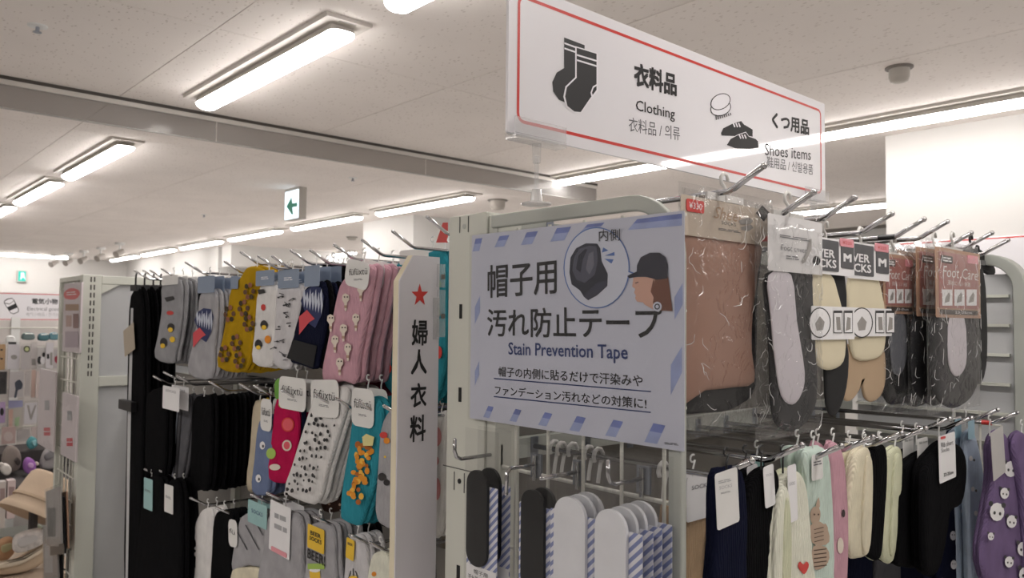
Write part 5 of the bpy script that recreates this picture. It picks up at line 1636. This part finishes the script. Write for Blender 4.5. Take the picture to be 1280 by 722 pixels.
MB().box(0.80, 0.83, GY + 0.36, GY + 0.385, 0.1, H1 - 0.002).build('end_frame', CREAM, t, bevel=0.002)
MB().box(0.86, 0.87, GY + 0.052, GY + 0.38, 0.1, H1 - 0.025).build('end_panel', mat('end_panel', (150, 146, 140), rough=0.7), t)
for k in range(6):
    yy = GY + 0.07 + 0.055 * k
    MB().tube([(0.815, yy, 0.2), (0.815, yy, H1 - 0.022)], 0.003, 6).build('grid_wire', WIRE, t)
for k in range(14):
    zz = H1 - 0.05 - 0.095 * k
    MB().tube([(0.810, GY + 0.05, zz), (0.810, GY + 0.36, zz)], 0.003, 6).build('cross_wire', WIRE, t)
GE = 'packs hanging on the slotted end rack'
PINKW = paper('pink_white', (222, 212, 214))


def flatpack(name, cat, label, pl, box, m, extra=(), texts=(), group=GE, th=0.006, tilt=0.0, film_over=True):
    s0, s1, z0, z1 = pl.rect(*box)
    o = thing(name, label, cat, pl.at((s0 + s1) / 2, z0), group)
    b = card('card', pl, box, m, o, 0.0, 0.004, th, tilt)
    if extra:
        for k, (pts, mm) in enumerate(extra):
            prints(pl, [(pts, 0)], [mm], b, th + 0.0006 + 0.0004 * k, 'picture')
    for s, bx, mm, bold in texts:
        text_box(pl, s, bx, mm, b, th + 0.002, bold)
    if film_over:
        x0, x1, y0, y1 = box
        card('bag', pl, (x0 - .6, x1 + .6, y0 - 3, y1 + 1), FILM2, o, th + 0.003, 0.004, 0.001, tilt)
    return o


q = Plane('x', 0.79)
flatpack('poster', 'poster', 'small faded pink and white leaflet in clear sleeve beside the slotted post', q, (81, 103, 354, 440), PINKW, [(smooth_loop([(82, 366), (90, 360), (100, 362), (102, 368), (96, 374), (84, 373)], 2), mat('leaflet_red', (224, 120, 120))), (rect4(84, 101, 380, 388), PALE[2]), (rect4(85, 92, 394, 408), mat('leaflet_tan', (190, 160, 150))), (rect4(94, 101, 392, 410), mat('leaflet_brown', (150, 120, 116))), (rect4(84, 101, 414, 434), mat('leaflet_mauve', (184, 170, 178)))], texts=[('SALE', (86, 98, 364, 369), WHITE, 0.02)])
for k, (bx, w) in enumerate([((50, 70, 462, 560), 'farther from the slotted post'), ((79, 98, 492, 573), 'nearer the slotted post')]):
    a, b, c, d = bx
    flatpack('tool_pack', 'pack', f'long white pack with red square, {w}', q.moved(-0.02 * k), bx, PINKW, [(rect4(a + .35 * (b - a), a + .75 * (b - a), d - 26, d - 16), mat('pack_red', (206, 84, 92))), (rect4(a + .4 * (b - a), a + .7 * (b - a), d - 60, d - 48), LIGHTINK), (rect4(a + .35 * (b - a), a + .75 * (b - a), d - 21.5, d - 20.5), WHITE)])
for k, (x, y) in enumerate([(66, 610), (70, 622), (74, 616), (62, 655), (67, 668)]):
    flatpack('accessory_pack', 'pack', f'slim black and clear pack low on the slotted end rack, {NEAR[k]} from the hat', q.moved(-0.013 * (4 - k) + 0.01), (x - 8 + 4 * k * 0, x + 10, y, y + 70), [mat('pack_grey', (150, 146, 142)), BLACKP, KRAFT][k % 3], [(rect4(x - 4, x + 6, y + 24, y + 60), [BLACKP, LIGHTINK][k % 2])], tilt=0.25)

# ------------------------------------------------------------------ small goods rack far left
GR = 'small goods packs on the far rack'
BYR = 6.05
rk = thing('goods_rack', 'white wire goods rack packed with small carded items', 'display rack', (0.9, BYR, 0))
MB().box(0.3, 1.75, BYR + 0.02, BYR + 0.04, 0.05, CAMZ - 0.03).build('back_panel', mat('goods_panel', (206, 200, 196), rough=0.7), rk)
for xx in (0.3, 1.0, 1.7):
    MB().box(xx, xx + 0.05, BYR + 0.0, BYR + 0.0195, 0.0, CAMZ - 0.01).build('upright', WHITEP, rk)
for k in range(9):
    zz = CAMZ - 0.08 - k * 0.13
    MB().tube([(0.3, BYR - 0.004, zz), (1.75, BYR - 0.004, zz)], 0.004, 6).build('cross_wire', WIRE, rk)
MB().box(0.3, 1.75, BYR - 0.24, BYR - 0.0005, 0.0, 0.12).build('base_deck', CREAM_D, rk)
q = Plane('y', 5.80)
C_ = lambda k, c: mat('goods_' + k, c, rough=0.5, var=0.04)
row = [
    ((-2, 6, 430, 462), C_('tan', (196, 160, 118)), [(rect4(0, 3, 436, 438), INK), (rect4(0, 3, 447, 449), INK)], 'tan box'),
    ((9, 24, 430, 461), C_('white', (212, 208, 212)), [(rect4(10, 20, 427, 430), INK), (circ(17, 446, 4, 3), GREYPIC)], 'white pack with black top'),
    ((26, 37, 432, 461), C_('grey', (184, 178, 178)), [(circ(33, 436, 4.2, 4.2), mat('badge_green', (60, 66, 40))), (circ(33, 436, 2.6, 2.6), mat('badge_lime', (200, 206, 150)))], 'grey pack with round green badge'),
    ((38, 45, 430, 460), C_('pale', (206, 200, 198)), [(rect4(39, 44, 448, 456), GREYPIC)], 'pale narrow pack'),
    ((46, 56, 434, 461), C_('mono', (196, 192, 190)), [(circ(49, 450, 3, 5), INK), (circ(53, 450, 3, 5), WHITE), (circ(54, 443, 2, 3), INK)], 'black and white pack'),
    ((57, 66, 428, 460), C_('white', (212, 208, 212)), [(rect4(58, 61, 442, 448), INK), (rect4(62, 65, 440, 456), GREYPIC)], 'white pack with black pieces'),
    ((67, 79, 436, 460), C_('clear', (190, 184, 184)), [(smooth_loop([(68, 446), (74, 444), (79, 446), (78, 453), (69, 453)], 2), mat('crimson', (150, 30, 56)))], 'clear pack with crimson item'),
    ((-2, 8, 464, 492), C_('black', (44, 42, 44)), [(circ(3, 478, 3, 5), INK)], 'black pack'),
    ((11, 29, 464, 496), C_('grey', (184, 178, 178)), [(smooth_loop([(18, 478), (24, 474), (28, 480), (26, 486), (22, 487), (20, 496), (17, 496), (19, 486)], 2), mat('brush_blue', (52, 58, 72)))], 'grey pack with dark blue brush'),
    ((31, 37, 466, 494), C_('pale', (206, 200, 198)), [], 'slim pale pack'),
    ((39, 44, 462, 496), C_('peach', (206, 178, 166)), [], 'slim peach pack'),
    ((45, 51, 464, 497), C_('pinkish', (212, 196, 192)), [(rect4(49.5, 50.5, 476, 492), INK)], 'slim pinkish pack'),
    ((53, 62, 466, 498), C_('white', (212, 208, 212)), [(rect4(55, 60, 480, 490), LIGHTINK)], 'plain white pack'),
    ((65, 76, 470, 500), C_('pinkish', (212, 196, 192)), [(rect4(66, 75, 490, 498), WHITE)], 'pinkish pack with white strip'),
    ((-1, 6, 502, 528), C_('lilac', (176, 150, 190)), [(circ(2, 514, 2.4, 5), INK)], 'lilac pack'),
    ((10, 28, 500, 537), C_('rainbow', (206, 200, 190)), [([(10, 500), (28, 500), (28, 508), (10, 510)], mat('rb_blue', (170, 170, 208))), ([(10, 512), (16, 511), (15, 534), (11, 534)], mat('rb_peach', (222, 186, 170))), ([(18, 522), (24, 520), (23, 532), (18, 532)], mat('rb_green', (176, 200, 160)))], 'pastel rainbow pack'),
    ((30, 46, 503, 529), C_('white', (212, 208, 212)), [([(33, 506), (36, 506), (38, 518), (43, 506), (45, 506), (39, 524), (37, 524)], mat('bow', (160, 154, 150)))], 'white pack with V-shaped chain'),
    ((2, 19, 533, 554), C_('rosy', (196, 170, 164)), [(circ(10, 545, 6, 6), C_('pinkish', (212, 196, 192)))], 'rosy round-tin pack'),
    ((21, 36, 536, 550), C_('pale', (206, 200, 198)), [], 'small pale card'),
    ((39, 50, 533, 548), C_('pinkish', (212, 196, 192)), [], 'small pinkish card'),
]
for k, (bx, m, ex, nm) in enumerate(row):
    rowname = 'top' if bx[2] < 455 and bx[3] < 463 else ('second' if bx[3] < 502 else ('third' if bx[2] < 531 else 'fourth'))
    flatpack('small_goods_pack', 'pack', f'{nm} hanging in the {rowname} row of the far goods rack', q.moved(-0.03 * (k % 3)), bx, m, [([tuple(p) for p in pts], mm) for pts, mm in ex], group=GR, th=0.012)
for k, (x0, x1, y0, y1, c, w) in enumerate([(28, 42, 415, 424, (96, 112, 112), 'grey-green'), (48, 60, 416, 425, (70, 110, 118), 'teal'), (62, 72, 415, 424, (90, 130, 140), 'pale teal'), (8, 18, 419, 428, (226, 226, 224), 'white')]):
    s0, s1, z0, z1 = q.rect(x0, x1, y0, y1)
    o = thing('small_pouch', f'{w} pouch lying on top of the far goods rack', 'pouch', q.at((s0 + s1) / 2, z0), 'pouches on the goods rack')
    puffy('pouch', q, [(x0, y1), (x0, y0 + 2), ((x0 + x1) / 2, y0), (x1, y0 + 2), (x1, y1)], 0.05, C_('pouch' + w, c), o)
    MB().tube([q.at(s0 + 0.01, z1 - 0.01, 0.026), q.at(s1 - 0.01, z1 - 0.01, 0.026)], 0.003, 6).build('zip', WHITEP, o)

# table with toys and hats in front of the goods rack
q = Plane('y', 5.3)
TB = thing('display_table', 'dark display table with small toys in front of the goods rack', 'table', (0.6, 5.2, 0))
zt = q.sz(30, 591)[1]
MB().box(0.1, 1.35, 4.9, 5.75, zt - 0.03, zt).build('table_top', mat('dark_table', (60, 56, 56), rough=0.6), TB, bevel=0.003)
zr = Plane('y', 5.45).sz(40, 562)[1]
MB().box(0.1, 1.35, 5.42, 5.74, zt + 0.0005, zr).build('riser', mat('dark_table', (60, 56, 56)), TB, bevel=0.003)
for xx in (0.12, 1.28):
    for yy in (4.92, 5.68):
        MB().box(xx, xx + 0.05, yy, yy + 0.05, 0, zt - 0.031).build('leg', mat('dark_table', (60, 56, 56)), TB)


def toy(name, cat, label, pts, m, extra=(), y=5.3, th=0.08):
    p = Plane('y', y)
    o = thing(name, label, cat, p.P(sum(a for a, b in pts) / len(pts), max(b for a, b in pts)), 'small goods on the display table')
    puffy('body', p, pts, th, m, o)
    for nm, pp, mm, tt, off in extra:
        puffy(nm, p, pp, tt, mm, o, off)
    return o


toy('plush_toy', 'toy', 'grey fluffy toy on the dark table', [(2, 578), (6, 562), (14, 556), (23, 562), (26, 575), (22, 586), (8, 590)], mat('plush_grey', (140, 130, 124), rough=1.0, bump=0.8, bscale=40), [('ear', [(16, 573), (20, 570), (23, 575), (20, 580)], mat('plush_dark', (70, 64, 62), rough=1.0), 0.03, 0.05)])
toy('plush_toy', 'toy', 'white round toy on the dark table', circ(7, 586, 6.5, 7), mat('plush_white', (214, 208, 202), rough=1.0, bump=0.5, bscale=40), [('ear', circ(2, 580, 2.4, 2.6), mat('plush_white', (214, 208, 202)), 0.04, 0)], 5.2)
toy('folded_fan', 'fan', 'teal folded item on the dark table', [(33, 553), (40, 545), (48, 551), (44, 558), (37, 561)], mat('fan_teal', (84, 150, 156), rough=0.6), [('fold', [(38, 551), (44, 549), (42, 557)], mat('fan_pale', (140, 190, 196)), 0.02, 0.03)], 5.45, 0.05)
toy('plush_toy', 'toy', 'purple toy figure on the dark table', [(30, 578), (34, 572), (40, 573), (44, 580), (41, 590), (33, 591), (30, 586)], mat('plush_purple', (160, 106, 180), rough=0.9), [('face', circ(36.5, 580, 3.6, 3.4), mat('plush_pale', (214, 170, 220)), 0.03, 0.04), ('hand', circ(46, 579, 2.4, 2.2), PALE[0], 0.03, 0)], 5.2)
toy('pouch', 'pouch', 'grey striped pouch on the dark table', [(50, 580), (56, 563), (68, 558), (72, 568), (68, 583), (54, 586)], mat('pouch_grey', (168, 164, 164), rough=0.8), [('flap', [(54, 566), (68, 559), (70, 566), (56, 574)], mat('pouch_mid', (130, 128, 130)), 0.03, 0.04)], 5.3)
for k, (x0, x1, y0, y1, c) in enumerate([(-2, 7, 602, 660, (190, 184, 180)), (9, 19, 600, 648, (206, 190, 190))]):
    p = Plane('y', 4.75)
    s0, s1, z0, z1 = p.rect(x0, x1, y0, y1)
    o = thing('carton', ['grey small carton at the picture edge beside the hat', 'pinkish small carton beside the hat'][k], 'box', p.at((s0 + s1) / 2, z0), 'small cartons beside the hat')
    b = MB().box(s0, s1, 4.75, 4.81, z0, z1).build('body', C_('carton%d' % k, c), o, bevel=0.002)
    prints(p, [(rect4(x0 + 2, x1 - 1, y0 + 8, y0 + 28), 0)], [C_('cartonpic', (150, 130, 130))], b, 0.0006, 'picture')
# bucket hat
HATM = mat('hat_cotton', (206, 184, 160), rough=0.9, var=0.04, bump=0.2, bscale=90)
hp_ = Plane('y', 4.35)
ax_c = hp_.P(52, 619)
hat = thing('bucket_hat', 'beige bucket hat tilted on a stand beside the slotted rack', 'hat', ax_c)
R_ = Matrix.Rotation(math.radians(32), 3, 'Y') @ Matrix.Rotation(math.radians(-12), 3, 'X')


def tilted(prof, n=24):
    mb = MB().lathe((0, 0, 0), prof, n)
    mb.v = [ax_c + R_ @ v for v in mb.v]
    return mb


tilted([(0.118, -0.035), (0.110, -0.02), (0.104, 0.03), (0.098, 0.085), (0.085, 0.10), (0.03, 0.106)]).build('crown', HATM, hat, smooth=True)
tilted([(0.104, -0.03), (0.136, -0.075), (0.146, -0.10), (0.144, -0.103), (0.132, -0.078), (0.100, -0.034)]).build('brim', HATM, hat, smooth=True)
tilted([(0.1185, -0.032), (0.1145, -0.02), (0.113, -0.02), (0.117, -0.032)]).build('band_seam', mat('hat_seam', (184, 162, 138), rough=0.9), hat, smooth=True)
o = thing('hat_stand', 'dark counter carrying hats and wrapped cloths', 'counter', (0.6, 4.4, 0))
zc = hp_.sz(20, 712)[1]
MB().box(0.1, 1.0, 4.15, 4.85, zc - 0.04, zc).build('counter_top', mat('counter_tan', (176, 158, 140), rough=0.6), o, bevel=0.004)
MB().box(0.14, 0.96, 4.19, 4.81, 0.0, zc - 0.041).build('body', mat('dark_table', (60, 56, 56)), o)
MB().tube([hp_.P(44, 640) + Vector((0.0, 0.04, 0)), Vector((hp_.P(44, 640).x, 4.39, zc))], 0.02).build('hat_peg', mat('dark_table', (60, 56, 56)), o)
toy('wrapped_cloth', 'cloth', 'white patterned rolled cloth on the counter below the hat', [(16, 678), (22, 668), (50, 660), (56, 668), (50, 680), (20, 690)], mat('cloth_white', (206, 200, 196), rough=0.9, var=0.2, scale=40), [('fold', [(20, 672), (40, 666), (44, 672), (24, 682)], mat('cloth_grey', (186, 182, 180)), 0.02, 0.04)], 4.29, 0.07)
toy('wrapped_cloth', 'cloth', 'green-grey folded cloth on the counter below the hat', [(36, 664), (46, 655), (54, 660), (50, 668), (40, 672)], mat('cloth_green', (130, 136, 118), rough=0.9), [('fold', [(42, 660), (50, 658), (48, 664)], mat('cloth_green2', (150, 156, 138)), 0.02, 0.02)], 4.55, 0.05)
toy('wrapped_cloth', 'cloth', 'tan rolled cloth at the left picture edge', [(-4, 680), (6, 672), (16, 672), (18, 686), (8, 698), (-4, 698)], mat('cloth_tan', (190, 150, 116), rough=0.9), [('fold', [(0, 680), (12, 676), (14, 682), (2, 688)], mat('cloth_olive', (176, 168, 130)), 0.02, 0.04)], 4.4, 0.07)
toy('shallow_basket', 'basket', 'pale shallow tray under the rolled cloths', [(-6, 706), (20, 700), (60, 678), (64, 684), (56, 698), (30, 712), (-6, 716)], mat('tray_pale', (196, 176, 152), rough=0.8), [('rim', [(-6, 702), (24, 696), (60, 676), (60, 679), (26, 700), (-6, 707)], mat('tray_rim', (214, 200, 180)), 0.03, 0.05)], 4.3, 0.1)
